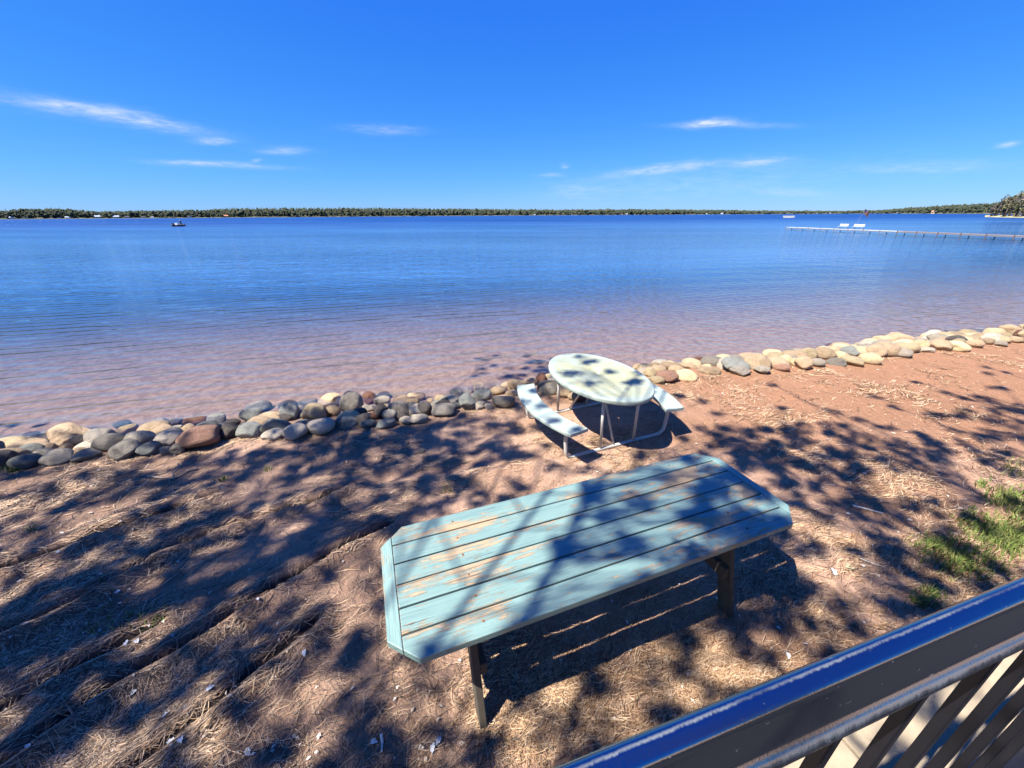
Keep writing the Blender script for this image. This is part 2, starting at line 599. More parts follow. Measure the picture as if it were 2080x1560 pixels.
def rail_mat():
    m, t, b = material('black_rail_paint')
    g = t.new('ShaderNodeTexCoord').outputs['Object']
    n = t.noise(t.mapping(g, scale=(1.2, 25, 25)), 14, 4, .7)
    sp = t.noise(t.mapping(g, scale=(1, 1.8, 1.8)), 75, 3, .7)
    dust = t.rng(sp, .68, .76, 0, .55)
    # pollen and dust caught along the crest; pale band on the lower lip
    sep = t.new('ShaderNodeSeparateXYZ')
    t.l.new(g, sep.inputs[0])
    ragged = t.noise(t.mapping(g, scale=(1.0, .25, .25)), 160, 3, .75)
    slow = t.noise(t.mapping(g, scale=(1, .05, .05)), 9, 3, .6)
    wob = t.math('ADD', t.math('MULTIPLY', t.math('SUBTRACT', ragged, .5), .0036), t.math('MULTIPLY', t.math('SUBTRACT', slow, .5), .0012))
    yy = t.math('ADD', sep.outputs[1], wob)
    crest = t.rng(t.math('ABSOLUTE', t.math('SUBTRACT', yy, .0158)), .0, .0019, .6, 0)
    lip = t.rng(t.math('ABSOLUTE', t.math('SUBTRACT', yy, -.0150)), .0, .0028, .5, 0)
    band = t.math('MULTIPLY', t.math('MAXIMUM', crest, lip), t.math('MULTIPLY', t.rng(slow, .34, .56, .15, 1), t.rng(ragged, .3, .55, .35, 1)))
    dust = t.math('MAXIMUM', dust, band)
    c = t.mix(dust, (.22, .265, .32, 1), (.16, .145, .115, 1))
    t.l.new(c, b.inputs['Base Color'])
    t.l.new(t.math('ADD', t.rng(n, .3, .75, .05, .12), t.math('MULTIPLY', dust, .7)), b.inputs['Roughness'])
    t.l.new(t.math('SUBTRACT', 1.0, dust), b.inputs['Metallic'])
    b.inputs['Coat Weight'].default_value = .0
    b.inputs['Coat Roughness'].default_value = .12
    bn = t.new('ShaderNodeBump')
    bn.inputs['Strength'].default_value = .35
    bn.inputs['Distance'].default_value = .0006
    t.l.new(t.noise(t.mapping(g, scale=(3.5, 1, 1)), 90, 4, .7), bn.inputs['Height'])
    t.l.new(bn.outputs[0], b.inputs['Normal'])
    return m


def island_mat(name, stops, rough=.85, transl=0.0):
    m, t, b = material(name)
    g = t.new('ShaderNodeNewGeometry')
    t.l.new(t.ramp(g.outputs['Random Per Island'], stops), b.inputs['Base Color'])
    b.inputs['Roughness'].default_value = rough
    b.inputs['Specular IOR Level'].default_value = .25
    return m


M_GROUND = ground_mat()
M_WATER = water_mat()
M_PAINT = paint_wood_mat('peeling_teal_paint', .735)
M_TRIM = paint_wood_mat('sound_teal_paint', .87)
M_FIBRE_TOP = fibreglass_mat('stained_fibreglass', True)
M_FIBRE = fibreglass_mat('pale_fibreglass', False)
M_RAIL = rail_mat()
M_BALUSTER = simple_mat('black_baluster_paint', (.008, .008, .011), .35, .2, 30)
M_LEGWOOD = simple_mat('shade_darkened_wood', (.075, .06, .042), .85, .3, 14)  # colour darkened to stand in for shade below the tabletop
M_FRAME = simple_mat('white_frame_paint', (.46, .44, .38), .45, .12, 12)
M_RUST = simple_mat('rust', (.17, .07, .03), .9, .3, 30)
M_CONCRETE = simple_mat('concrete', (.34, .27, .18), .9, .16, 9, bump=.004, bscale=160)
M_DECK = simple_mat('dark_deck_boards', (.022, .019, .018), .8, .25, 12)
M_NEEDLE = island_mat('dry_pine_needles', [(0, (.06, .036, .022)), (.25, (.22, .12, .062)), (.6, (.46, .285, .155)), (.85, (.66, .47, .29)), (1, (.44, .33, .22))])
M_GREYNEEDLE = island_mat('grey_pine_needles', [(0, (.035, .028, .022)), (.35, (.13, .095, .07)), (.7, (.30, .215, .145)), (1, (.58, .41, .26))])  # darker, greyer needle tones for the left side
M_LEAF = island_mat('dry_leaf_scraps', [(0, (.30, .20, .13)), (.5, (.52, .42, .32)), (1, (.75, .70, .62))])
M_GRASS = island_mat('green_grass', [(0, (.06, .10, .02)), (.5, (.14, .19, .04)), (1, (.28, .27, .09))])
M_TWIG = simple_mat('grey_twig_bark', (.28, .22, .17), .9, .25, 40)
M_PALE = simple_mat('pale_bark', (.72, .66, .56), .8, .12, 40)
M_BARK = simple_mat('pine_bark', (.13, .075, .05), .95, .3, 9, bump=.03, bscale=12)
M_PINE = island_mat('pine_foliage', [(0, (.03, .055, .018)), (1, (.06, .10, .03))])

# ------------------------------------------------------------------ ground
FURROWS = [([(-60, 1330), (0, 1295), (148, 1228), (242, 1172), (336, 1119), (471, 1067), (639, 1020), (720, 985)], .085, .046),
           ([(20, 1545), (80, 1497), (175, 1425), (242, 1384), (323, 1336), (404, 1295), (458, 1258), (560, 1190), (700, 1110), (790, 1062)], .085, .046),
           ([(-40, 1165), (100, 1120), (200, 1080), (330, 1042), (430, 1005)], .05, .05),
           ([(-20, 1460), (110, 1370), (230, 1310), (330, 1255)], .045, .04),
           ([(260, 1560), (420, 1440), (540, 1340), (640, 1260)], .045, .04),
           ([(700, 985), (800, 965), (900, 955), (1010, 935)], .03, .09)]
FUR = []
for px, dep, wid in FURROWS:
    FUR.append((np.array([tuple(at(u, v, 0))[:2] for u, v in px]), dep, wid))


def furrow_field(P, count=99):
    """distance in furrow widths and bearing of the nearest furrow"""
    best = np.full(len(P), 99.0)
    bear = np.zeros(len(P))
    for Q, dep, wid in FUR[:count]:
        for a, b in zip(Q[:-1], Q[1:]):
            d = b - a
            tt = np.clip(((P[:, 0] - a[0]) * d[0] + (P[:, 1] - a[1]) * d[1]) / (d @ d), 0, 1)
            dd = np.hypot(P[:, 0] - a[0] - tt * d[0], P[:, 1] - a[1] - tt * d[1]) / wid
            m = dd < best
            best = np.where(m, dd, best)
            bear = np.where(m, math.atan2(d[1], d[0]), bear)
    return best, bear


def ground_h(x, y):
    x = np.asarray(x, float)
    y = np.asarray(y, float)
    s = (y - np.interp(x, SX, SY)) * .962
    z = .045 * fbm(x * .9, y * .9, 3, 3) + .055 * fbm(x * 2.6, y * 2.6, 3, 9) + .02 * fbm(x * 9, y * 9, 2, 21)
    # trampled hollows near the rocks
    z = z + np.exp(-((x + .9) ** 2 / 2.2 + (y - 3.7) ** 2 / .5)) * .08 * fbm(x * 2.2 + 4, y * 3.2, 2, 5)
    for P, dep, wid in FUR:
        best = np.full(x.shape, 9.0)
        sgn = np.zeros(x.shape)
        for a, b in zip(P[:-1], P[1:]):
            d = b - a
            L2 = d @ d
            tt = np.clip(((x - a[0]) * d[0] + (y - a[1]) * d[1]) / L2, 0, 1)
            qx, qy = x - a[0] - tt * d[0], y - a[1] - tt * d[1]
            dd = np.hypot(qx, qy)
            cr = (d[0] * qy - d[1] * qx)
            m = dd < best
            best = np.where(m, dd, best)
            sgn = np.where(m, np.sign(cr), sgn)
        wob = 1 + .9 * fbm(x * 5, y * 5, 2, 31)
        z = z - dep * wob * np.exp(-(best / wid) ** 2) + dep * .8 * wob * np.exp(-((best - wid * 2.0) / (wid * 1.1)) ** 2) * np.where(sgn < 0, 1.0, .4)
    sl = np.clip((s + .1) / 2.0, 0, 1)
    sl = sl * sl * (3 - 2 * sl)
    fade = 1 - .8 * sl
    z = z * fade - .50 * sl - np.clip(s - 1.9, 0, 200) * .032
    return np.maximum(z, -5.0)


def bank_z(x, y):
    sd = (y - float(np.interp(x, SX, SY))) * .962
    sl = min(1, max(0, (sd + .1) / 2.0))
    return -.50 * sl * sl * (3 - 2 * sl) - max(0, sd - 1.9) * .032


def grid_axis(segs):
    out = [segs[0][0]]
    for a, b, st in segs:
        n = max(1, int(round((b - a) / st)))
        out += list(np.linspace(a, b, n + 1)[1:])
    return np.array(out)


def build_ground():
    xs = grid_axis([(-400, -60, 20), (-60, -12, 2), (-12, -6, .15), (-6, 4.5, .03), (4.5, 14, .08), (14, 60, 2), (60, 400, 20)])
    ys = grid_axis([(-200, -20, 10), (-20, -1, 1), (-1, .4, .15), (.4, 4.2, .026), (4.2, 9.5, .06), (9.5, 30, .8), (30, 200, 8)])
    X, Y = np.meshgrid(xs, ys)
    Z = ground_h(X, Y)
    nx, ny = len(xs), len(ys)
    V = np.stack([X.ravel(), Y.ravel(), Z.ravel()], 1)
    i = np.arange((ny - 1) * (nx - 1))
    r, c = i // (nx - 1), i % (nx - 1)
    a = r * nx + c
    Fc = np.stack([a, a + 1, a + nx + 1, a + nx], 1)
    gm = np_mesh('ground', V, Fc)
    rut_shade = np.zeros(len(V))
    sub = (V[:, 0] > -7) & (V[:, 0] < 2) & (V[:, 1] > .3) & (V[:, 1] < 5)
    fd = furrow_field(V[sub], 5)[0] + .8 * fbm(V[sub, 0] * 14, V[sub, 1] * 14, 2, 71)
    rut_shade[sub] = np.clip((1.35 - fd) / .55, 0, 1)  # mask of the shade painted along the ruts
    at_ = gm.attributes.new('rut_shade', 'FLOAT', 'POINT')
    at_.data.foreach_set('value', rut_shade.astype(np.float32))
    o = mesh_obj('ground', gm, M_GROUND, None, True)
    tag(o, kind='structure')
    # bottom of the lake far out, one plain sheet
    m = MB()
    m.add([(-9000, 150, -5.2), (9000, 150, -5.2), (9000, 9000, -5.2), (-9000, 9000, -5.2)], [(0, 1, 2, 3)])
    tag(m.build('lake_bed', M_GROUND), kind='structure')
    m = MB()
    m.add([(-9000, -40, WATER_Z), (9000, -40, WATER_Z), (9000, 9000, WATER_Z), (-9000, 9000, WATER_Z)], [(0, 1, 2, 3)])
    tag(m.build('lake_water', M_WATER), kind='structure')


build_ground()


def gz(x, y):
    return float(ground_h(np.array([x]), np.array([y]))[0])


# concrete walk under the railing
RAIL_A = R(16.6)
RD = Vector((math.cos(RAIL_A), math.sin(RAIL_A), 0))
RN = Vector((-math.sin(RAIL_A), math.cos(RAIL_A), 0))


def rail_pt(s, o, z):
    return RD * s + RN * o + Vector((0, 0, z))


def build_walk():
    slab_edge = .70
    s0 = -2.6
    root = empty('concrete_walk', rail_pt(0, 0, 0))
    tag(root, kind='structure')
    for k in range(9):
        a = s0 + k * 1.5
        m = MB()
        poly = [rail_pt(a + .006, -1.6, 0).to_2d(), rail_pt(a + 1.494, -1.6, 0).to_2d(), rail_pt(a + 1.494, slab_edge, 0).to_2d(), rail_pt(a + .006, slab_edge, 0).to_2d()]
        m.prism([tuple(p) for p in poly], -.05, .065)
        m.build('slab', M_CONCRETE, root, bevel=.008)


build_walk()


# ------------------------------------------------------------------ deck and railing
RAIL_TOP = 2.08
DECK_Z = 1.08


def build_railing():
    m = MB()
    poly = [rail_pt(-3, -3.2, 0).to_2d(), rail_pt(5.5, -3.2, 0).to_2d(), rail_pt(5.5, .10, 0).to_2d(), rail_pt(-3, .10, 0).to_2d()]
    m.prism([tuple(p) for p in poly], DECK_Z - .14, DECK_Z)
    tag(m.build('deck_floor', M_DECK), kind='structure')
    root = empty('deck_railing', rail_pt(1.2, .125, DECK_Z), RAIL_A)
    tag(root, 'glossy black metal deck railing with rounded top rail and square balusters', 'railing')
    inv = Matrix.Translation(root.location) @ Matrix.Rotation(RAIL_A, 4, 'Z')
    inv = inv.inverted()
    # top rail profile: (offset away from the deck, height relative to the crest)
    prof = [(.1420, -.050), (.1490, -.030), (.1503, -.014), (.1490, -.006), (.1462, -.0022), (.1420, 0), (.1388, -.0004), (.1355, -.0022), (.1310, -.0042),
            (.1285, -.0058), (.1268, -.0090), (.1252, -.015), (.1170, -.047), (.1150, -.0515), (.1118, -.0545), (.1086, -.0590), (.1072, -.0650), (.1080, -.0715), (.1110, -.0755), (.1160, -.0765), (.1400, -.0765)]
    ss = [-.45, -.44] + list(np.linspace(-.2, 4.6, 25)) + [4.64]
    vs, fs = [], []
    n = len(prof)
    for s in ss:
        for o, z in prof:
            vs.append(inv @ rail_pt(s, o, RAIL_TOP + z))
    for i in range(len(ss) - 1):
        for k in range(n):
            fs.append((i * n + k, i * n + (k + 1) % n, (i + 1) * n + (k + 1) % n, (i + 1) * n + k))
    m = MB()
    m.add(vs, fs)
    m.add([vs[k] for k in range(n)], [tuple(range(n))])
    m.add([vs[(len(ss) - 1) * n + k] for k in range(n)], [tuple(range(n))])
    m.build('top_rail', M_RAIL, root, smooth=True)
    m = MB()
    m.beam(inv @ rail_pt(-.44, .128, DECK_Z + .09), inv @ rail_pt(4.62, .128, DECK_Z + .09), .035, .04)
    m.build('bottom_rail', M_BALUSTER, root, bevel=.003)
    # balusters
    first = None
    k0 = .43
    for i in range(-5, 32):
        s = k0 + i * .15
        if first is None:
            m = MB()
            m.box((.015, .015, RAIL_TOP - .078 - DECK_Z - .112), (0, 0, (RAIL_TOP - .078 - DECK_Z - .112) / 2))
            first = b = m.build('baluster', M_BALUSTER, root, bevel=.002)
        else:
            b = first.copy()
            COL.objects.link(b)
            b.parent = root
        b.location = inv @ rail_pt(s, .130, DECK_Z + .111)
    for s in (-.40, 2.30, 4.58):
        m = MB()
        m.box((.06, .06, RAIL_TOP - DECK_Z - .075), inv @ rail_pt(s, .128, (RAIL_TOP + DECK_Z - .075) / 2))
        m.build('post', M_BALUSTER, root, bevel=.004)


build_railing()


# ------------------------------------------------------------------ picnic table with peeling teal paint
def build_picnic_table():
    L, W, TH, Z = 2.52, .815, .038, .76
    ang = R(20.2)
    c = Vector((.5235, 1.806, 0))
    c.z = gz(c.x, c.y) * .5
    root = empty('picnic_table', c, ang)
    tag(root, 'long slatted wooden picnic table with peeling teal paint and clipped corners', 'picnic table')
    ch = .125
    trim = .062
    gap = .010
    pw = (W - 5 * gap) / 6
    x1 = L / 2 - trim - .003
    for i in range(6):
        y0 = -W / 2 + i * (pw + gap)
        y1 = y0 + pw
        e0, e1 = ch - trim, ch - trim
        if i == 0:
            poly = [(-x1 + e0, y0), (x1 - e1, y0), (x1, y0 + e1), (x1, y1), (-x1, y1), (-x1, y0 + e0)]
        elif i == 5:
            poly = [(-x1, y0), (x1, y0), (x1, y1 - e1), (x1 - e1, y1), (-x1 + e0, y1), (-x1, y1 - e0)]
        else:
            poly = [(-x1, y0), (x1, y0), (x1, y1), (-x1, y1)]
        jz = random.uniform(-.0015, .0015)
        m = MB()
        m.prism([(x, y - (y0 + y1) / 2) for x, y in poly], -TH, 0)
        o = m.build('plank', M_PAINT, root, bevel=.004)
        o.location = (0, (y0 + y1) / 2, Z + jz)
    for sgn in (-1, 1):
        m = MB()
        a, b = L / 2 - trim, L / 2
        poly = [(a, -W / 2 + ch - trim), (b, -W / 2 + ch), (b, W / 2 - ch), (a, W / 2 - ch + trim)]
        # laid out along its own grain
        m.prism([(y, -sgn * x) for x, y in poly], -TH, 0)
        o = m.build('end_board', M_TRIM, root, bevel=.004)
        o.rotation_euler = (0, 0, math.pi / 2)
        o.location = (0, 0, Z + .001)
    for sgn in (-1, 1):
        xa = sgn * .83
        m = MB()
        m.beam((xa, -W / 2 + .05, Z - TH - .046), (xa, W / 2 - .05, Z - TH - .046), .038, .088)
        m.build('cleat', M_PAINT, root, bevel=.003)
        for sy in (-1, 1):
            m = MB()
            zoff = -.03
            m.beam((xa + sgn * .04, sy * .16, Z - TH - .004), (xa + sgn * .04, sy * .355, zoff), .10, .038, up=(1, 0, 0))
            m.v = [(v[0], v[1], v[2]) for v in m.v]
            leg = m.build('leg', M_LEGWOOD, root, bevel=.003)
        m = MB()
        m.beam((xa + sgn * .001, -.30, .33), (xa + sgn * .001, .30, .33), .038, .085)
        m.build('cross_brace', M_LEGWOOD, root, bevel=.003)
    m = MB()
    m.beam((-.79, 0, .33), (.79, 0, .33), .036, .08)
    m.build('stretcher', M_LEGWOOD, root, bevel=.003)
    # weathered knots and bolt heads
    for x, y in ((-.83, -.34), (-.83, -.2), (.83, .2), (.83, -.07), (-.83, .07), (.83, .34), (-.83, .2), (.83, -.2), (-.83, -.07), (.83, .07), (.83, -.34), (-.83, .34)):
        m = MB()
        m.tube([(x, y, Z - .002), (x, y, Z + .003)], .006, 8)
        m.build('bolt', M_RUST, root)


build_picnic_table()


# ------------------------------------------------------------------ oval fibreglass table with curved benches
def build_oval_table():
    c = Vector((1.04, 4.32, 0))
    c.z = -.012
    ang = R(113)
    root = empty('oval_picnic_table', c, ang)
    tag(root, 'stained pale oval table with two curved benches on white tube frame', 'picnic table')
    A, B, Z = .80, .52, .74
    n = 72
    # rim profile swept round the ellipse: (inset from the edge, z)
    prof = [(.03, Z - .05), (.004, Z - .052), (0, Z - .045), (.0, Z - .014), (.004, Z - .004), (.012, Z), (.03, Z + .001), (.05, Z - .002), (.25, Z - .003)]
    vs, fs = [], []
    for k in range(n):
        t = 2 * math.pi * k / n
        nx, ny = math.cos(t) / A, math.sin(t) / B
        l = math.hypot(nx, ny)
        for ins, z in prof:
            vs.append((A * math.cos(t) - nx / l * ins, B * math.sin(t) - ny / l * ins, z))
    m_ = len(prof)
    for k in range(n):
        k2 = (k + 1) % n
        for j in range(m_ - 1):
            fs.append((k * m_ + j, k2 * m_ + j, k2 * m_ + j + 1, k * m_ + j + 1))
    # hole in the middle for a parasol
    h0 = len(vs)
    for k in range(n):
        t = 2 * math.pi * k / n
        vs.append((.021 * math.cos(t), .021 * math.sin(t), Z - .003))
    for k in range(n):
        t = 2 * math.pi * k / n
        vs.append((.021 * math.cos(t), .021 * math.sin(t), Z - .05))
    for k in range(n):
        k2 = (k + 1) % n
        fs.append((k * m_ + m_ - 1, k2 * m_ + m_ - 1, h0 + k2, h0 + k))
        fs.append((h0 + k, h0 + k2, h0 + n + k2, h0 + n + k))
        fs.append((h0 + n + k, h0 + n + k2, k2 * m_, k * m_))
    m = MB()
    m.add(vs, fs)
    m.build('table_top', M_FIBRE_TOP, root, smooth=True)
    # curved benches
    for sgn in (-1, 1):
        m = MB()
        vs, fs = [], []
        ns = 20
        pr = [(0, .405), (-.002, .438), (.012, .446), (.12, .442), (.233, .446), (.247, .438), (.245, .405), (.12, .402)]
        for k in range(ns + 1):
            x = -.66 + 1.32 * k / ns
            bow = .15 * (1 - (x / .66) ** 2)
            dy = -.15 * 2 * x / .66 ** 2
            tx, ty = 1, dy
            l = math.hypot(tx, ty)
            nx_, ny_ = -ty / l, tx / l
            for o, z in pr:
                vs.append((x * 1.0 + nx_ * (o - .12) * .35, sgn * (.645 + bow + (o - .12) * (.35 * ny_ + .65)), z))
        q = len(pr)
        for k in range(ns):
            for j in range(q):
                fs.append((k * q + j, (k + 1) * q + j, (k + 1) * q + (j + 1) % q, k * q + (j + 1) % q))
        fs.append(tuple(range(q)))
        fs.append(tuple(ns * q + j for j in range(q)))
        m.add(vs, fs)
        m.build('bench_seat', M_FIBRE, root, bevel=.003, seg=1)
    # tube frames at both ends
    rt = .021
    for ex in (-1, 1):
        xb = ex * .50
        fr = MB()
        hb = .70
        pts = []
        for s in (-1, 1):
            arc = []
            for k in range(7):
                a = math.pi / 2 * k / 6
                arc.append((xb, s * (hb - .10 + .10 * math.sin(a)), rt + .10 - .10 * math.cos(a)))
            up = [(xb, s * (hb + .012), .26), (xb, s * (hb + .012), .33)]
            top = []
            for k in range(1, 7):
                a = math.pi / 2 * k / 6
                top.append((xb, s * (hb + .012 - .07 + .07 * math.cos(a)), .33 + .062 * math.sin(a)))
            top.append((xb, s * .60, .394))
            seg = arc + up + top
            if s < 0:
                pts = seg[::-1] + pts
            else:
                pts = pts + seg
        fr.tube(pts, rt, 10)
        f = fr.build('tube_frame', M_FRAME, root, smooth=True)
        for sy in (-1, 1):
            m = MB()
            m.tube([(xb, sy * .235, 2 * rt), (xb * .98, sy * .25, Z - .05)], .017, 10)
            m.build('leg', M_FRAME, f, smooth=True)
        m = MB()
        m.tube([(xb, 0.05, 2 * rt - .006), (xb * .18, .0, Z - .052)], .014, 8)
        m.build('brace', M_FRAME, f, smooth=True)
        m = MB()
        m.tube([(xb, -.36, Z - .062), (xb, .36, Z - .062)], .014, 8)
        m.build('top_support', M_FRAME, f, smooth=True)


build_oval_table()


# ------------------------------------------------------------------ boulders along the water's edge
ROCK = {
    'g': ('grey', rock_mat('rock_grey', (.26, .245, .225), (.42, .395, .355))),
    'b': ('blue grey', rock_mat('rock_blue_grey', (.18, .20, .205), (.31, .335, .325))),
    'd': ('dark charcoal', rock_mat('rock_dark', (.06, .055, .055), (.15, .135, .13))),
    't': ('tan', rock_mat('rock_tan', (.40, .30, .20), (.58, .46, .33))),
    'y': ('yellowish', rock_mat('rock_yellow', (.54, .44, .27), (.70, .60, .42))),
    'p': ('pink', rock_mat('rock_pink', (.34, .19, .145), (.48, .30, .24), .12)),
    'r': ('reddish brown', rock_mat('rock_red', (.13, .06, .04), (.26, .13, .09))),
    'w': ('whitish', rock_mat('rock_white', (.48, .43, .37), (.62, .57, .50))),
    's': ('black speckled', rock_mat('rock_speckled', (.24, .23, .22), (.38, .36, .34), .8, 14)),
}


def rock_mesh(seed, angular, semi=False):
    bm = bmesh.new()
    bmesh.ops.create_icosphere(bm, subdivisions=4, radius=1)
    rs = random.Random(seed)
    off = Vector((rs.uniform(-50, 50), rs.uniform(-50, 50), rs.uniform(-50, 50)))
    planes = []
    for _ in range(11 if angular else (9 if semi else 6)):
        d = Vector((rs.gauss(0, 1), rs.gauss(0, 1), rs.gauss(0, 1))).normalized()
        planes.append((d, rs.uniform(.62, .86) if angular else (rs.uniform(.68, .90) if semi else rs.uniform(.78, .95))))
    soft = .06 if angular else (.13 if semi else .28)
    for v in bm.verts:
        n = v.co.normalized()
        r = 1.0
        for d, h in planes:
            c = n.dot(d)
            if c > .05:
                lim = h / c
                # smooth minimum
                k = soft
                hh = max(0, min(1, .5 + .5 * (lim - r) / k))
                r = lim * (1 - hh) + r * hh - k * hh * (1 - hh)
        r += .10 * mnoise.noise(n * 1.1 + off) + (.035 if angular else .018) * mnoise.noise(n * 4.0 + off) + (.018 if angular else .006) * mnoise.noise(n * 10 + off)
        v.co = n * r
    me = bpy.data.meshes.new('boulder')
    bm.to_mesh(me)
    bm.free()
    # normalise extents
    co = np.empty(len(me.vertices) * 3, np.float32)
    me.vertices.foreach_get('co', co)
    co = co.reshape(-1, 3)
    co = (co - (co.max(0) + co.min(0)) / 2) / ((co.max(0) - co.min(0)) / 2)
    me.vertices.foreach_set('co', co.ravel())
    me.polygons.foreach_set('use_smooth', [True] * len(me.polygons))
    me.materials.append(None)
    me.update()
    return me


ROUND_MESH = [rock_mesh(i, False) for i in range(5)] + [rock_mesh(50 + i, False, True) for i in range(11)]
ANG_MESH = [rock_mesh(100 + i, True) for i in range(8)]

# (centre x, centre y, width, height, kind) read in four windows of the picture; capital = angular block
R1 = [(70, 600, 200, 90, 'y'), (190, 545, 100, 34, 'r'), (415, 530, 270, 120, 'T'), (180, 612, 230, 90, 't'), (180, 642, 150, 80, 'b'), (45, 690, 120, 115, 'd'),
      (155, 708, 180, 85, 'b'), (270, 655, 110, 70, 'g'), (345, 685, 180, 95, 'g'), (370, 592, 170, 60, 'T'), (480, 590, 110, 80, 'd'), (400, 620, 75, 50, 't'),
      (475, 645, 90, 50, 't'), (525, 668, 165, 60, 'G'), (610, 570, 180, 130, 'g'), (670, 590, 195, 110, 's'), (850, 565, 185, 105, 'g'), (755, 632, 170, 108, 'g'),
      (765, 512, 125, 55, 'y'), (740, 478, 100, 48, 'b'), (300, 540, 110, 50, 'b'), (960, 465, 100, 45, 'w'), (930, 505, 190, 90, 't'), (1055, 470, 95, 55, 'D'), (1050, 512, 100, 45, 'w'),
      (1180, 467, 140, 50, 'r'), (1300, 450, 130, 52, 'b'), (900, 628, 140, 78, 'B'), (1015, 572, 150, 85, 'W'), (1075, 625, 90, 68, 'G'), (1000, 637, 62, 52, 'g'),
      (1200, 558, 258, 138, 'p'), (1255, 500, 150, 70, 'b'), (1385, 525, 118, 104, 'd'), (1510, 520, 158, 104, 'b'), (1340, 490, 75, 44, 'b'), (1400, 470, 95, 44, 'd'),
      (1520, 425, 142, 84, 'b'), (1560, 378, 150, 54, 'b'), (1630, 438, 140, 64, 't'), (1670, 490, 170, 112, 'B'), (1650, 545, 135, 62, 'w'), (1750, 410, 112, 112, 'B'),
      (1740, 368, 112, 54, 'd'), (1785, 520, 148, 98, 'w'), (1830, 478, 95, 54, 'w'), (1870, 348, 100, 44, 'g'), (1890, 410, 152, 112, 'y'), (1815, 392, 66, 54, 'g'),
      (1935, 495, 172, 92, 'w'), (1990, 335, 140, 84, 'Y'), (2010, 400, 102, 88, 't'), (2060, 470, 84, 64, 'b')]
R2 = [(100, 545, 140, 55, 'g'), (455, 560, 178, 204, 'g'), (600, 520, 122, 98, 'R'), (715, 490, 108, 54, 'd'), (410, 710, 182, 92, 'B'), (515, 635, 132, 78, 'd'),
      (590, 600, 104, 74, 'G'), (545, 685, 132, 82, 'd'), (580, 725, 132, 54, 'b'), (735, 720, 162, 64, 'b'), (690, 625, 112, 122, 'D'), (705, 540, 132, 94, 'w'),
      (835, 585, 168, 92, 's'), (765, 655, 122, 92, 's'), (870, 665, 82, 78, 'd'), (870, 480, 152, 58, 't'), (860, 525, 132, 64, 't'), (975, 510, 162, 64, 't'),
      (950, 600, 74, 112, 'g'), (1050, 600, 122, 112, 'd'), (1205, 610, 192, 108, 's'), (1090, 540, 64, 54, 't'), (1150, 565, 94, 54, 'b'), (1180, 515, 94, 62, 'y'),
      (1270, 545, 146, 92, 'g'), (1305, 475, 98, 74, 'b'), (1390, 455, 112, 46, 'g'), (1400, 550, 132, 144, 'B'), (1490, 575, 106, 72, 'w'), (1515, 490, 152, 104, 'B'),
      (1570, 585, 74, 46, 'w'), (1490, 415, 88, 64, 'y'), (1580, 420, 104, 54, 't'), (1640, 455, 132, 84, 't'), (1720, 410, 104, 64, 't'), (1690, 540, 192, 112, 'G'),
      (1800, 410, 162, 94, 't'), (1830, 470, 104, 64, 'w'), (1910, 385, 112, 64, 't'), (1995, 360, 84, 84, 'R'), (2060, 350, 76, 74, 'y'), (1000, 682, 162, 54, 'w'),
      (900, 692, 112, 54, 'w'), (1760, 480, 112, 44, 't'), (330, 640, 60, 60, 'd'), (640, 660, 80, 60, 'r')]
R3 = [(480, 515, 172, 125, 'y'), (600, 560, 152, 112, 't'), (160, 545, 114, 74, 't'), (700, 600, 120, 90, 't'), (60, 560, 110, 70, 'w'), (780, 610, 130, 90, 'r')]
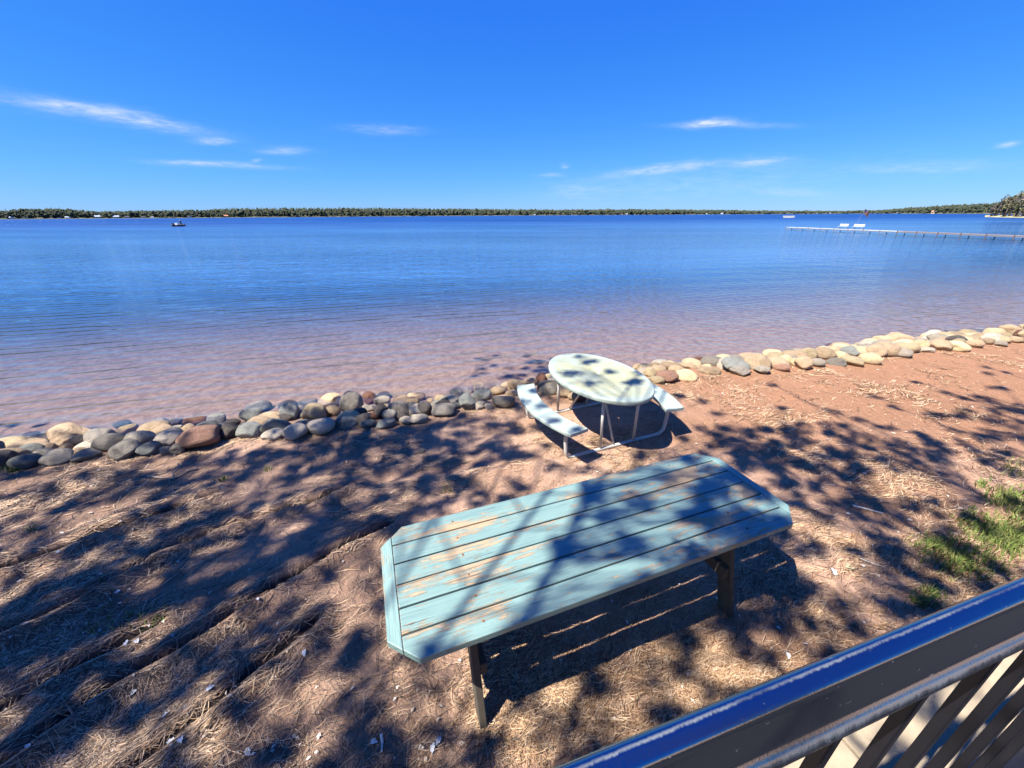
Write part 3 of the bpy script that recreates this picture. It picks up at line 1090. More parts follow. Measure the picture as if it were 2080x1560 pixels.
R4 = [(40, 305, 54, 44, 't'), (75, 305, 72, 52, 'y'), (105, 330, 64, 54, 'y'), (130, 300, 72, 52, 't'), (155, 285, 92, 52, 'g'), (215, 297, 102, 48, 't'), (140, 368, 82, 44, 'y'),
      (195, 350, 116, 64, 'p'), (300, 342, 114, 54, 'Y'), (310, 296, 84, 40, 't'), (365, 270, 92, 58, 'R'), (425, 272, 74, 44, 't'), (480, 262, 72, 34, 'y'), (405, 305, 64, 44, 'y'),
      (440, 322, 64, 44, 't'), (555, 290, 152, 74, 'B'), (580, 320, 114, 44, 'G'), (595, 255, 62, 34, 'r'), (675, 272, 138, 88, 'T'), (695, 312, 82, 44, 'G'), (745, 243, 104, 54, 'y'),
      (770, 280, 124, 54, 't'), (800, 303, 84, 34, 'p'), (820, 265, 64, 54, 'y'), (855, 228, 82, 44, 'g'), (855, 258, 74, 44, 'w'), (870, 277, 54, 44, 'y'), (935, 232, 98, 74, 'y'),
      (915, 280, 88, 72, 't'), (985, 278, 84, 52, 'w'), (1030, 232, 118, 68, 't'), (1060, 188, 64, 24, 'r'), (1110, 200, 84, 44, 'y'), (1110, 240, 64, 44, 'y'), (1090, 275, 104, 38, 'G'),
      (1170, 220, 112, 48, 'B'), (1175, 268, 112, 48, 'y'), (1225, 187, 74, 30, 'y'), (1235, 205, 54, 44, 'g'), (1265, 255, 112, 62, 'y'), (1295, 215, 112, 72, 't'), (1360, 210, 132, 72, 't'),
      (1430, 225, 112, 54, 'w'), (1350, 162, 132, 40, 'T'), (1460, 200, 122, 58, 'y'), (1430, 160, 180, 38, 'T'), (1540, 180, 104, 48, 'y'), (1560, 213, 84, 30, 'w'), (1610, 130, 98, 58, 'W'),
      (1650, 160, 94, 34, 't'), (1690, 132, 84, 34, 'y'), (1700, 113, 74, 28, 'y'), (1725, 155, 104, 48, 'D'), (1730, 190, 122, 54, 'y'), (1640, 195, 94, 44, 't'), (1780, 120, 84, 38, 'y'),
      (1850, 145, 84, 44, 't'), (1820, 175, 84, 44, 't'), (1850, 105, 64, 28, 'G'), (1920, 120, 104, 54, 'y'), (1895, 165, 64, 34, 't'), (1970, 155, 84, 34, 'y'), (2005, 105, 112, 58, 't'),
      (2035, 155, 74, 34, 't'), (1960, 177, 64, 30, 'w'), (2060, 125, 54, 44, 'r'), (2078, 160, 40, 34, 't'), (2110, 130, 100, 50, 'y'), (2130, 160, 80, 40, 't')]
ROCKS = [(x * .33654, 700 + y * .33654, w * .33654, h * .33654, k) for x, y, w, h, k in R1]
ROCKS += [(600 + x * .25, 680 + y * .25, w * .25, h * .25, k) for x, y, w, h, k in R2]
ROCKS += [(1030 + x * .1923, 690 + y * .1923, w * .1923, h * .1923, k) for x, y, w, h, k in R3]
ROCKS += [(1280 + x * .38462, 630 + y * .38462, w * .38462, h * .38462, k) for x, y, w, h, k in R4]

SPECIAL = {(1200, 558): 'largest pink egg shaped boulder in the shaded rock row',
           (455, 560): 'tall upright grey egg shaped boulder in the shaded rock row'}


def add_boulder(p, rx, ry, rz, kind, label, group, seed):
    rs = random.Random(seed)
    cls = kind.lower()
    me = rs.choice(ANG_MESH if kind.isupper() else ROUND_MESH)
    o = bpy.data.objects.new('boulder', me)
    COL.objects.link(o)
    o.location = p
    o.scale = (rx, ry, rz)
    yaw = rs.choice((0, math.pi)) + rs.uniform(-.35, .35)
    o.rotation_euler = (rs.uniform(-.14, .14), rs.uniform(-.16, .16), yaw + math.atan2(-p[0], p[1]) * .6)
    o.material_slots[0].link = 'OBJECT'
    o.material_slots[0].material = ROCK[cls][1]
    tag(o, label, 'boulder', group)
    return o


def build_boulders():
    for i, (u, v, w, h, k) in enumerate(ROCKS):
        # meet the bank: rock centres lie a little above the sloping bed
        d = ray(u, v)
        lo, hi = 1.0, 40.0
        for _ in range(40):
            mid = (lo + hi) / 2
            P = Vector((0, 0, CAM_H)) + d * mid
            rr_ = h / 2 * mid / F_PX
            zc = bank_z(P.x, P.y) + .78 * rr_
            if P.z > zc:
                lo = mid
            else:
                hi = mid
        P = Vector((0, 0, CAM_H)) + d * lo
        dep = -(CAM_R.transposed() @ (P - Vector((0, 0, CAM_H)))).z
        hyp = (P - Vector((0, 0, CAM_H)))
        el = math.atan2(-hyp.z, hyp.to_2d().length)
        rx = w / 2 * dep / F_PX * 1.04 / math.sqrt(1 + ((u - CX) / F_PX) ** 2) ** .5
        # apparent height mixes true height and depth
        rh = h / 2 * dep / F_PX * 1.04
        ry = (rx * .45 + rh * .6)
        rz = math.sqrt(max((rh * rh - (ry * math.sin(el)) ** 2), (.35 * rh) ** 2)) / math.cos(el)
        rz = max(rz, .05, .52 * rx)
        s = (P.y - np.interp(P.x, SX, SY)) * .962
        kind = ROCK[k.lower()][0]
        sunny = u > 1290
        size = 'large' if rx > .16 else 'small'
        shape = 'angular' if k.isupper() else 'rounded'
        near = sorted(range(len(ROCKS)), key=lambda j: (ROCKS[j][0] - u) ** 2 + (2 * (ROCKS[j][1] - v)) ** 2)[1:3]
        nk = [ROCK[ROCKS[j][4].lower()][0].split()[-1] for j in near]
        half = 'sunlit' if sunny else 'shaded'
        between = f'among {nk[0]} ones' if nk[0] == nk[1] else f'next to {nk[0]} and {nk[1]} ones'
        label = f'{size} {shape} {kind} boulder {between} in the {half} rock row'
        group = f'{size} {shape} {kind} boulders {between} in the {half} rock row'
        for (a, b), lab in SPECIAL.items():
            if (abs(u - a * .33654) < .1 and abs(v - 700 - b * .33654) < .1) or (abs(u - 600 - a * .25) < .1 and abs(v - 680 - b * .25) < .1):
                label, group = lab, 'standout boulders of the shaded rock row'
        add_boulder(P, rx, ry, rz, k, label, group, i)
    # filler stones that show between the boulders, bedded on the bank
    rs = random.Random(5)
    n = 0
    for j in range(420):
        x = rs.uniform(-9.5, 14.5) if j < 150 else rs.uniform(2.6, 15.5)
        s = rs.uniform(.05, 1.35)
        y = float(np.interp(x, SX, SY)) + s / .962
        if n >= 215:
            break
        r = rs.uniform(.06, .16) if j < 150 else rs.uniform(.09, .19)
        z = bank_z(x, y) + r * .3
        k = rs.choice('gbdtytgwt' if x < 2 else 'ytytwtgy')
        kind = ROCK[k][0]
        sunny = x > 2.4
        add_boulder(Vector((x, y, z)), r * rs.uniform(1, 1.4), r, r * .75, k, f'low {kind} stone bedded between the boulders of the {"sunlit" if sunny else "shaded"} rock row',
                    f'{kind} stones between the {"sunlit" if sunny else "shaded"} boulders', 900 + j)
        n += 1


build_boulders()


# ------------------------------------------------------------------ far shore, forest, cabins
def px_dist(u, v, z=WATER_Z):
    return at(u, v, z)


BASE_U = np.array([-250, 0, 300, 600, 900, 1200, 1500, 1750, 1900, 2080, 2300])
BASE_V = np.array([446.8, 445.6, 443.4, 441.2, 438.8, 437.0, 435.3, 434.0, 434.2, 434.6, 435.5])
TOP_U = np.array([-250, 0, 60, 130, 200, 300, 400, 480, 600, 760, 900, 1000, 1100, 1300, 1450, 1560, 1700, 1790, 1850, 1950, 2000, 2080, 2300])
TOP_V = np.array([424, 429, 426, 425, 431, 429, 428, 424.5, 424, 423.5, 425, 425.5, 426.5, 426, 427, 428.4, 428.6, 427, 422, 416, 413, 409, 405])


def build_far_shore():
    # low land strip behind the water
    us = np.linspace(-250, 2300, 80)
    vs, fs = [], []
    for u in us:
        p = px_dist(u, np.interp(u, BASE_U, BASE_V))
        d = Vector((p.x, p.y, 0)).normalized()
        L = p.to_2d().length
        for k, z in ((-L * .012, WATER_Z - .6), (0, WATER_Z + .15), (6, .6), (30, 3), (L * .35, 6), (L * .35 + 40, -3)):
            q = Vector((p.x, p.y, 0)) + d * k
            vs.append((q.x, q.y, z))
    for i in range(len(us) - 1):
        for j in range(5):
            fs.append((i * 6 + j, (i + 1) * 6 + j, (i + 1) * 6 + j + 1, i * 6 + j + 1))
    m = MB()
    m.add(vs, fs)
    tag(m.build('far_shore', simple_mat('far_shore_ground', (.075, .075, .04), .95, .3, .02)), kind='structure')
    # forest crowns: uneven low-poly clumps, several per tree
    V, Fc = [], []
    cnt = 0
    ico = bmesh.new()
    bmesh.ops.create_icosphere(ico, subdivisions=1, radius=1)
    iv = np.array([v.co[:] for v in ico.verts])
    fi = np.array([[v.index for v in f.verts] for f in ico.faces])
    ico.free()
    con_v = np.array([[math.cos(a), math.sin(a), 0] for a in np.linspace(0, 2 * math.pi, 7)[:-1]] + [[0, 0, 1]])
    con_f = np.array([[k, (k + 1) % 6, 6] for k in range(6)])
    rs = np.random.default_rng(3)
    for row in range(5):
        for u in np.arange(-230, 2280, 1.7):
            u = u + rs.uniform(-1.5, 1.5)
            p = px_dist(u, np.interp(u, BASE_U, BASE_V))
            d = Vector((p.x, p.y, 0)).normalized()
            depth = p.to_2d().length
            q = Vector((p.x, p.y, 0)) + d * (4 + row * depth * .03 + rs.uniform(0, depth * .02))
            dep = q.to_2d().length
            fwd = max(1, -(CAM_R.transposed() @ (q - Vector((0, 0, CAM_H)))).z)
            dv = np.interp(u, BASE_U, BASE_V) - np.interp(u, TOP_U, TOP_V)
            Hh = dv * fwd / F_PX * (1.0, .93, 1.0, 1.02, 1.03)[row] * rs.uniform(.78, 1.08) * math.cos(PITCH)
            if row == 0:
                Hh *= rs.uniform(.55, .95)
            w = fwd / F_PX * rs.uniform(2.2, 4.2)
            conif = (rs.random() < (.45 if 450 < u < 1150 else .12))
            if conif:
                for k in range(3):
                    r_ = w * (.75, .55, .35)[k] * rs.uniform(.7, 1.2)
                    vv = con_v * [r_, r_, Hh * .5] + [q.x + rs.normal(0, .1 * w), q.y, Hh * (.12 + .26 * k)]
                    V.append(vv)
                    Fc.append(con_f + cnt)
                    cnt += len(vv)
            else:
                for k in range(4):
                    r_ = w * rs.uniform(.45, .85)
                    zz = Hh * rs.uniform(.3, .95) - r_ * .4
                    vv = iv * (1 + rs.normal(0, .16, (len(iv), 1))) * [r_, r_, min(r_, Hh * .3)] + [q.x + rs.normal(0, .45 * w), q.y + rs.normal(0, .4 * w), zz]
                    V.append(vv)
                    Fc.append(fi + cnt)
                    cnt += len(vv)
    me = np_mesh('distant_forest', np.concatenate(V), np.concatenate(Fc))
    mat = island_mat('distant_foliage', [(0, (.026, .036, .022)), (.3, (.034, .044, .024)), (.6, (.044, .053, .027)), (.85, (.053, .057, .031)), (1, (.058, .054, .038))], .95)
    o = mesh_obj('distant_forest', me, mat)
    tag(o, 'unbroken line of green spring woods along the far lake shore', 'forest', kind='stuff')
    # cabins on the far bank
    walls = {'white': simple_mat('white_siding', (.48, .48, .46), .7, .05), 'tan': simple_mat('tan_siding', (.55, .42, .28), .8, .1), 'blue grey': simple_mat('grey_siding', (.35, .42, .48), .8, .1)}
    roofs = {'dark': simple_mat('dark_shingles', (.06, .055, .055), .9, .2), 'pale': simple_mat('pale_metal_roof', (.36, .40, .44), .5, .08), 'rust': simple_mat('rust_roof', (.36, .16, .09), .85, .15)}
    mg = simple_mat('dark_window_glass', (.02, .025, .03), .15, .1)
    cab = [(25, 'white', 'pale', 1.0), (52, 'tan', 'dark', .9), (122, 'white', 'dark', .7), (139, 'white', 'pale', .9), (198, 'tan', 'pale', 1.3), (237, 'white', 'pale', 1.2), (259, 'blue grey', 'dark', 1.0), (291, 'white', 'dark', .8),
           (310, 'white', 'pale', .6), (386, 'blue grey', 'pale', 1.0), (403, 'white', 'dark', .5), (459, 'tan', 'rust', 1.3), (1068, 'tan', 'dark', .7), (1086, 'blue grey', 'pale', .6), (1160, 'white', 'pale', .7), (1262, 'tan', 'dark', .9), (1272, 'white', 'pale', .8),
           (1417, 'white', 'dark', .5), (1435, 'white', 'pale', .6), (1466, 'tan', 'pale', 1.0), (1548, 'white', 'dark', .6), (1658, 'white', 'pale', .8), (1684, 'white', 'pale', .9), (1700, 'white', 'dark', .9), (1824, 'white', 'pale', .8), (1898, 'tan', 'rust', 1.8)]
    protos = {}
    for u, wc, rc, sc in cab:
        p = px_dist(u, np.interp(u, BASE_U, BASE_V))
        d = Vector((p.x, p.y, 0)).normalized()
        q = Vector((p.x, p.y, 0)) + d * 3.0
        q.z = WATER_Z + .25
        k = sc * .52 * min(1.7, max(.75, p.to_2d().length / 800))
        root = empty('lake_cabin', q, math.atan2(d.y, d.x) - math.pi / 2)
        root.scale = (k, k, k)
        mw, md, mh = 10.0, 7.0, 3.4
        m = MB()
        m.box((mw, md, mh), (0, md / 2, mh / 2))
        m.build('wall', walls[wc], root)
        m = MB()
        m.add([(-mw / 2 - .5, -.6, mh - .05), (mw / 2 + .5, -.6, mh - .05), (mw / 2 + .5, md + .6, mh - .05), (-mw / 2 - .5, md + .6, mh - .05), (-mw / 2 - .5, md / 2, mh + 2.4), (mw / 2 + .5, md / 2, mh + 2.4)],
              [(0, 1, 5, 4), (2, 3, 4, 5), (0, 4, 3), (1, 2, 5), (0, 3, 2, 1)])
        m.build('roof', roofs[rc], root)
        for wx in (-3.2, 3.2):
            m = MB()
            m.box((1.8, .12, 1.4), (wx, -.03, 1.9))
            m.build('window', mg, root)
        m = MB()
        m.box((1.1, .12, 2.2), (0, -.03, 1.12))
        m.build('door', mg, root)
        side = 'bank facing the fishing boat' if u < 600 else ('wooded bank straight across the lake' if u < 1300 else ('bank behind the pontoon boat' if u < 1750 else 'bank behind the flag'))
        tag(root, f'tiny {wc} cabin with {rc} roof on the far {side}', 'cabin', f'{wc} cabins with {rc} roofs on the far {side}')


build_far_shore()


# ------------------------------------------------------------------ wooded point on the right
def leaf_cloud(centres, radii, per, size, rs, squash=.8):
    """small triangles spread through ellipsoids -> verts, faces"""
    V, Fc = [], []
    for c, r in zip(centres, radii):
        n = per
        d = rs.normal(0, 1, (n, 3))
        d /= np.linalg.norm(d, axis=1)[:, None]
        rad = rs.random((n, 1)) ** .5
        p = np.array(c) + d * rad * np.array([r, r, r * squash])
        a = rs.normal(0, 1, (n, 3))
        b = rs.normal(0, 1, (n, 3))
        a /= np.linalg.norm(a, axis=1)[:, None]
        b /= np.linalg.norm(b, axis=1)[:, None]
        s = size * rs.uniform(.6, 1.4, (n, 1))
        V.append(np.stack([p, p + a * s, p + b * s], 1).reshape(-1, 3))
    V = np.concatenate(V)
    Fc = np.arange(len(V)).reshape(-1, 3)
    return V, Fc


def build_point():
    rs = np.random.default_rng(8)
    m = MB()
    pl = px_dist(2003, 440.9)
    pts = [(2000, 440.8), (2030, 441.4), (2080, 442.2), (2250, 444), (2400, 446)]
    P = [px_dist(u, v) for u, v in pts]
    vs, fs = [], []
    for i, p in enumerate(P):
        d = Vector((p.x, p.y, 0)).normalized()
        wd = (2, 25, 40, 60, 70)[i]
        for k, z in ((-6, WATER_Z - .5), (0, WATER_Z + .25), (wd * .5, WATER_Z + 1.2), (wd, WATER_Z - .5)):
            vs.append((p.x + d.x * k, p.y + d.y * k, z))
    for i in range(4):
        for j in range(3):
            fs.append((i * 4 + j, (i + 1) * 4 + j, (i + 1) * 4 + j + 1, i * 4 + j + 1))
    m.add(vs, fs)
    tag(m.build('wooded_point', simple_mat('point_turf', (.30, .27, .13), .95, .3, .15), smooth=True), kind='structure')
    bark = {'pale': simple_mat('pale_trunk', (.46, .38, .27), .9, .15, 2), 'brown': simple_mat('brown_trunk', (.14, .11, .09), .9, .2, 2)}
    crown = {'olive': island_mat('olive_buds', [(0, (.10, .10, .045)), (1, (.22, .20, .10))]), 'brown': island_mat('bare_twigs', [(0, (.10, .09, .075)), (1, (.24, .20, .16))]),
             'green': island_mat('dark_evergreen', [(0, (.05, .065, .03)), (1, (.12, .13, .06))])}
    spec = [(2012, 416, 'brown', 'brown', 1.0), (2023, 412, 'green', 'brown', .9), (2031, 403, 'brown', 'brown', 1.2), (2040, 404, 'olive', 'brown', 1.0), (2048, 398, 'brown', 'brown', 1.3),
            (2057, 396, 'olive', 'pale', 1.2), (2066, 394, 'brown', 'pale', 1.3), (2075, 393, 'olive', 'brown', 1.4), (2088, 390, 'olive', 'pale', 1.4), (2105, 388, 'brown', 'brown', 1.4), (2125, 388, 'olive', 'brown', 1.5), (2018, 425, 'green', 'brown', .8),
            (2036, 422, 'olive', 'brown', .9), (2062, 420, 'green', 'brown', 1.0), (2081, 418, 'green', 'brown', 1.0)]
    for i, (u, tv, cc, bc, wsc) in enumerate(spec):
        bv = np.interp(u, [2000, 2030, 2080, 2250], [440.8, 441.4, 442.2, 444])
        p = px_dist(u, bv)
        d = Vector((p.x, p.y, 0)).normalized()
        p = p + d * (3 + (i % 3) * 5)
        fwd = -(CAM_R.transposed() @ (p - Vector((0, 0, CAM_H)))).z
        Hh = (bv - tv) * fwd / F_PX * math.cos(PITCH)
        root = empty('shore_tree', (p.x, p.y, WATER_Z + .55))
        tm = MB()
        lean = rs.normal(0, .05, 2)
        top = Vector((lean[0] * Hh, lean[1] * Hh, Hh * .95))
        tm.tube([(0, 0, -.3), tuple(top * .5), tuple(top)], [.55, .35, .08], 7)
        cs, rr = [], []
        for k in range(16):
            f_ = rs.uniform(.3, 1.0)
            a = rs.uniform(0, 2 * math.pi)
            L = Hh * .20 * wsc * (1.15 - f_ * .7) * rs.uniform(.5, 1.2)
            q = top * f_ + Vector((math.cos(a) * L, math.sin(a) * L, Hh * .06))
            tm.tube([tuple(top * (f_ * .82)), tuple(q)], [.16, .04], 4)
            cs.append(tuple(q))
            rr.append(Hh * .085 * wsc)
        tm.build('trunk', bark[bc], root, smooth=True)
        V, Fc = leaf_cloud(cs, rr, 22 if cc == 'brown' else 42, .7 if cc == 'brown' else .8, rs, 1.5)
        mesh_obj('crown', np_mesh('crown', V, Fc), crown[cc], root)
        kind = {'brown': 'bare brown', 'olive': 'budding olive', 'green': 'dark green'}[cc]
        tag(root, f'{kind} tree with {bc} trunk on the wooded point beyond the dock', 'tree', f'{kind} trees with {bc} trunks on the wooded point')


build_point()


# ------------------------------------------------------------------ dock with benches and flag
def build_dock():
    A = at(1601, 467.5, WATER_Z)
    B = at(2080, 489.5, WATER_Z)
    dirv = (B - A).normalized()
    B2 = B + dirv * 18
    L = (B2 - A).length
    ang = math.atan2(dirv.y, dirv.x)
    root = empty('dock', (A.x, A.y, WATER_Z - .6), ang)
    tag(root, 'long narrow dock on posts reaching out over the blue lake', 'dock')
    white = simple_mat('white_dock_edge', (.45, .45, .43), .6, .08, .5)
    brown = simple_mat('weathered_dock_wood', (.20, .16, .15), .85, .2, .6)
    grey = simple_mat('galvanised_pipe', (.16, .165, .18), .5, .1, 2)
    dz = .6 + .50
    split = (at(1820, 477, WATER_Z) - A).dot(dirv)
    x, k = 0.0, 0
    pitch = 2.44
    while x < L:
        m = MB()
        m.box((pitch - .03, 1.2, .06), (x + pitch / 2, 0, dz))
        sec = m.build('deck_section', white if x < split else brown, root)
        m = MB()
        for s in (-1, 1):
            m.beam((x, s * .58, dz - .10), (x + pitch - .03, s * .58, dz - .10), .05, .11)
        m.build('side_beam', grey, sec)
        for s in (-1, 1):
            m = MB()
            m.tube([(x + .05, s * .66, -.5), (x + .05, s * .66, dz + .12)], .045, 6)
            m.build('post', grey if x < split else M_BARK, sec)
        if x < split:
            m = MB()
            m.beam((x + .1, -.66, dz - .12), (x + pitch * .5, -.66, dz - .55), .05, .05)
            m.build('brace', grey, sec)
        x += pitch
        k += 1
    nrm = Vector((-dirv.y, dirv.x, 0))
    top = WATER_Z - .6 + dz + .045
    wm = simple_mat('white_bench_slats', (.5, .5, .48), .55, .04)
    fm = simple_mat('bench_frame', (.25, .26, .28), .6, .1)
    for u, v, kk in ((1707, 459, 0), (1738.5, 459.5, 1)):
        # where the bench stands on the dock
        t = np.linspace(0, L, 400)
        best = min(t, key=lambda q: abs((CX + F_PX * (lambda w: w.x / -w.z)(CAM_R.transposed() @ (Vector((A.x, A.y, top)) + dirv * q - Vector((0, 0, CAM_H))))) - u))
        p = Vector((A.x, A.y, top)) + dirv * best + nrm * (.38)
        r = empty('dock_bench', p, ang + (0 if kk == 0 else .25))
        r.scale = (.85, .85, .85)
        for j in range(2):
            m = MB()
            m.box((1.75, .03, .17), (0, .12 + j * .03, .58 + j * .20))
            m.build('back_slat', wm, r)
        for j in range(3):
            m = MB()
            m.box((1.75, .12, .03), (0, -.28 + j * .14, .43))
            m.build('seat_slat', wm, r)
        for s in (-1, 1):
            m = MB()
            m.beam((s * .75, -.3, 0), (s * .75, -.3, .42), .05, .05)
            m.beam((s * .75, .08, 0), (s * .75, .16, 1.0), .05, .05, up=(0, 1, 0))
            m.build('leg', fm, r)
        tag(r, 'white slatted bench on the dock, the one ' + ('nearer its outer end' if kk == 0 else 'beside the flag pole'), 'bench', 'white benches on the dock')
    # flag on a slightly leaning pole
    base = Vector((A.x, A.y, top)) + dirv * ((at(1746, 473, WATER_Z) - A).dot(dirv)) + nrm * .5
    r = empty('flag_pole', base)
    fwd = -(CAM_R.transposed() @ (base - Vector((0, 0, CAM_H)))).z
    hgt = 42 * fwd / F_PX * math.cos(PITCH)
    lean = Vector((dirv.x, dirv.y, 0)) * .0 + Vector((.62, -.55, 0)) * (hgt * .24)
    tip = Vector((lean.x, lean.y, hgt))
    m = MB()
    m.tube([(0, 0, 0), tuple(tip)], [.022, .012], 6)
    m.build('pole', simple_mat('pole_white', (.22, .25, .30), .4, .05), r)
    red = simple_mat('flag_red', (.085, .012, .012), .8, .15, 2)
    wht = simple_mat('flag_white', (.10, .09, .09), .8, .1, 2)
    navy = simple_mat('flag_navy', (.012, .014, .05), .8, .1, 2)
    across = Vector((.80, -.60, 0))
    fl, fh = 1.05, .75
    ft = tip * .97

    def fpt(a, b, off=0.0):   # a along the fly, b down the hoist
        sag = .45 * a * a + .30 * a
        wob = .10 * math.sin(a * 7 + b * 2) * a
        p = ft + across * (a * fl * .62) + Vector((0, 0, -b * fh - sag * fl * .65)) + Vector((.6, .8, 0)) * (wob + off)
        return tuple(p)
    for s in range(13):
        m = MB()
        b0, b1 = s / 13, (s + 1) / 13
        vs, fs = [], []
        for k in range(9):
            vs += [fpt(k / 8, b0), fpt(k / 8, b1), fpt(k / 8, b0, .008), fpt(k / 8, b1, .008)]
        for k in range(8):
            a, b = k * 4, (k + 1) * 4
            fs += [(a, b, b + 1, a + 1), (a + 2, a + 3, b + 3, b + 2), (a, a + 2, b + 2, b), (a + 1, b + 1, b + 3, a + 3)]
        m.add(vs, fs)
        m.build('stripe', red if s % 2 == 0 else wht, r)
    m = MB()
    for off0, off1 in ((-.012, -.004), (.012, .020)):
        vs, fs = [], []
        for k in range(5):
            vs += [fpt(k / 4 * .42, 0, off0), fpt(k / 4 * .42, 7 / 13, off0), fpt(k / 4 * .42, 0, off1), fpt(k / 4 * .42, 7 / 13, off1)]
        for k in range(4):
            a, b = k * 4, (k + 1) * 4
            fs += [(a, b, b + 1, a + 1), (a + 2, a + 3, b + 3, b + 2), (a, a + 2, b + 2, b), (a + 1, b + 1, b + 3, a + 3)]
        m.add(vs, fs)
    m.build('canton', navy, r)
    tag(r, 'leaning flag pole with drooping dark striped flag on the dock', 'flag')


build_dock()


# ------------------------------------------------------------------ boats
def hull(m, L, W, Hh, flare=.12, z0=0.0):
    n = 12
    vs, fs = [], []
    for k in range(n + 1):
        t = k / n
        w = W / 2 * (1 - max(0, (t - .45) / .55) ** 2.4) * (.94 if t < .2 else 1)
        x = -L / 2 + L * t
        rise = .18 * max(0, (t - .5) / .5) ** 2
        vs += [(x, -w, z0 + Hh + rise), (x, -w * (1 - flare) * .96, z0 + .02), (x, 0, z0 - .10 * (1 - t ** 4)), (x, w * (1 - flare) * .96, z0 + .02), (x, w, z0 + Hh + rise),
               (x, w * .86, z0 + Hh + rise), (x, w * .80, z0 + .14), (x, -w * .80, z0 + .14), (x, -w * .86, z0 + Hh + rise)]
    q = 9
    for k in range(n):
        for j in range(q):
            fs.append((k * q + j, (k + 1) * q + j, (k + 1) * q + (j + 1) % q, k * q + (j + 1) % q))
    fs.append(tuple(range(q)))
    m.add(vs, fs)


def build_person(loc, rz):
    pts = [(0, 0, .0), (0, 0, .28), (0, 0, .50), (0, 0, .62), (0, 0, .80), (.0, .2, .46), (.16, .26, .22), (.34, .14, .18), (0, -.2, .46), (.16, -.26, .22), (.34, -.14, .20),
           (.18, .1, .03), (.44, .11, .04), (.46, .11, -.38), (.58, .11, -.42), (.18, -.1, .03), (.44, -.11, .04), (.46, -.11, -.38), (.58, -.11, -.42), (0.01, 0, .70)]
    ed = [(0, 1), (1, 2), (2, 3), (3, 19), (19, 4), (2, 5), (5, 6), (6, 7), (2, 8), (8, 9), (9, 10), (0, 11), (11, 12), (12, 13), (13, 14), (0, 15), (15, 16), (16, 17), (17, 18)]
    rad = [.16, .15, .15, .06, .10, .07, .05, .04, .07, .05, .04, .09, .075, .055, .05, .09, .075, .055, .05, .105]
    me = bpy.data.meshes.new('person')
    me.from_pydata(pts, ed, [])
    o = bpy.data.objects.new('person', me)
    COL.objects.link(o)
    sk = o.modifiers.new('skin', 'SKIN')
    for i, v in enumerate(me.skin_vertices[0].data):
        v.radius = (rad[i], rad[i])
        v.use_root = (i == 0)
    o.modifiers.new('sub', 'SUBSURF').levels = 1
    m, t, b = material('person_dark_jacket_pale_cap')
    tc = t.new('ShaderNodeTexCoord').outputs['Object']
    sep = t.new('ShaderNodeSeparateXYZ')
    t.l.new(tc, sep.inputs[0])
    c = t.mix(t.math('GREATER_THAN', sep.outputs[2], .58), (.035, .035, .06, 1), (.50, .34, .26, 1))
    c = t.mix(t.math('GREATER_THAN', sep.outputs[2], .77), c, (.75, .78, .80, 1))
    t.l.new(c, b.inputs['Base Color'])
    o.data.materials.append(m)
    o.location = loc
    o.rotation_euler = (0, 0, rz)
    tag(o, 'person in dark jacket and pale cap sitting in the fishing boat', 'person')
    return o


def build_boats():
    p = at(366, 459.6, WATER_Z)
    rz = math.atan2(p.y, p.x) - R(38)
    root = empty('fishing_boat', (p.x, p.y, WATER_Z), rz)
    dark = simple_mat('dark_hull', (.02, .02, .03), .4, .2)
    white = simple_mat('white_deck_paint', (.40, .40, .39), .5, .05)
    m = MB()
    hull(m, 4.4, 1.75, .42)
    m.build('hull', dark, root, smooth=False)
    m = MB()
    m.box((4.0, 1.66, .10), (-.15, 0, .40))
    m.build('deck', white, root, bevel=.02)
    m = MB()
    m.box((.55, .9, .46), (-.85, .1, .66))
    m.build('console', white, root, bevel=.05)
    m = MB()
    m.box((.42, .34, .62), (-2.35, 0, .62))
    m.box((.16, .16, .8), (-2.36, 0, .1))
    m.build('outboard_motor', dark, root, bevel=.05)
    m = MB()
    m.box((.5, .5, .28), (.55, 0, .58))
    m.build('seat', dark, root, bevel=.04)
    tag(root, 'small dark hulled fishing boat with white deck drifting on the lake', 'boat')
    w = Matrix.Translation((p.x, p.y, WATER_Z)) @ Matrix.Rotation(rz, 4, 'Z')
    build_person(w @ Vector((.5, 0, .86)), rz + R(20))

    p = at(1602, 442.3, WATER_Z)
    rz = math.atan2(p.y, p.x) - R(80)
    root = empty('pontoon_boat', (p.x, p.y, WATER_Z), rz)
    for s in (-1, 1):
        m = MB()
        m.tube([(-3.4, s * .9, .12), (2.6, s * .9, .12), (3.3, s * .9, .22), (3.6, s * .9, .4)], [.33, .33, .25, .05], 10)
        m.build('pontoon', M_FRAME, root, smooth=True)
    m = MB()
    m.box((6.8, 2.5, .12), (-.1, 0, .52))
    m.build('deck', white, root)
    m = MB()
    for s in (-1, 1):
        m.box((6.4, .05, .7), (-.1, s * 1.2, .96))
    m.box((.05, 2.4, .7), (3.08, 0, .96))
    m.build('side_panel', white, root)
    for x in (-2.0, .9):
        for s in (-1, 1):
            m = MB()
            m.tube([(x, s * 1.15, 1.3), (x + .1, s * 1.1, 2.6)], .04, 6)
            m.build('canopy_post', dark, root)
    m = MB()
    m.box((3.4, 2.4, .14), (-.5, 0, 2.66))
    m.build('canopy', white, root, bevel=.05)
    m = MB()
    m.box((1.6, .8, .5), (-1.8, .6, .84))
    m.build('bench', dark, root, bevel=.05)
    tag(root, 'white pontoon boat with canopy far out near the opposite shore', 'boat')


build_boats()


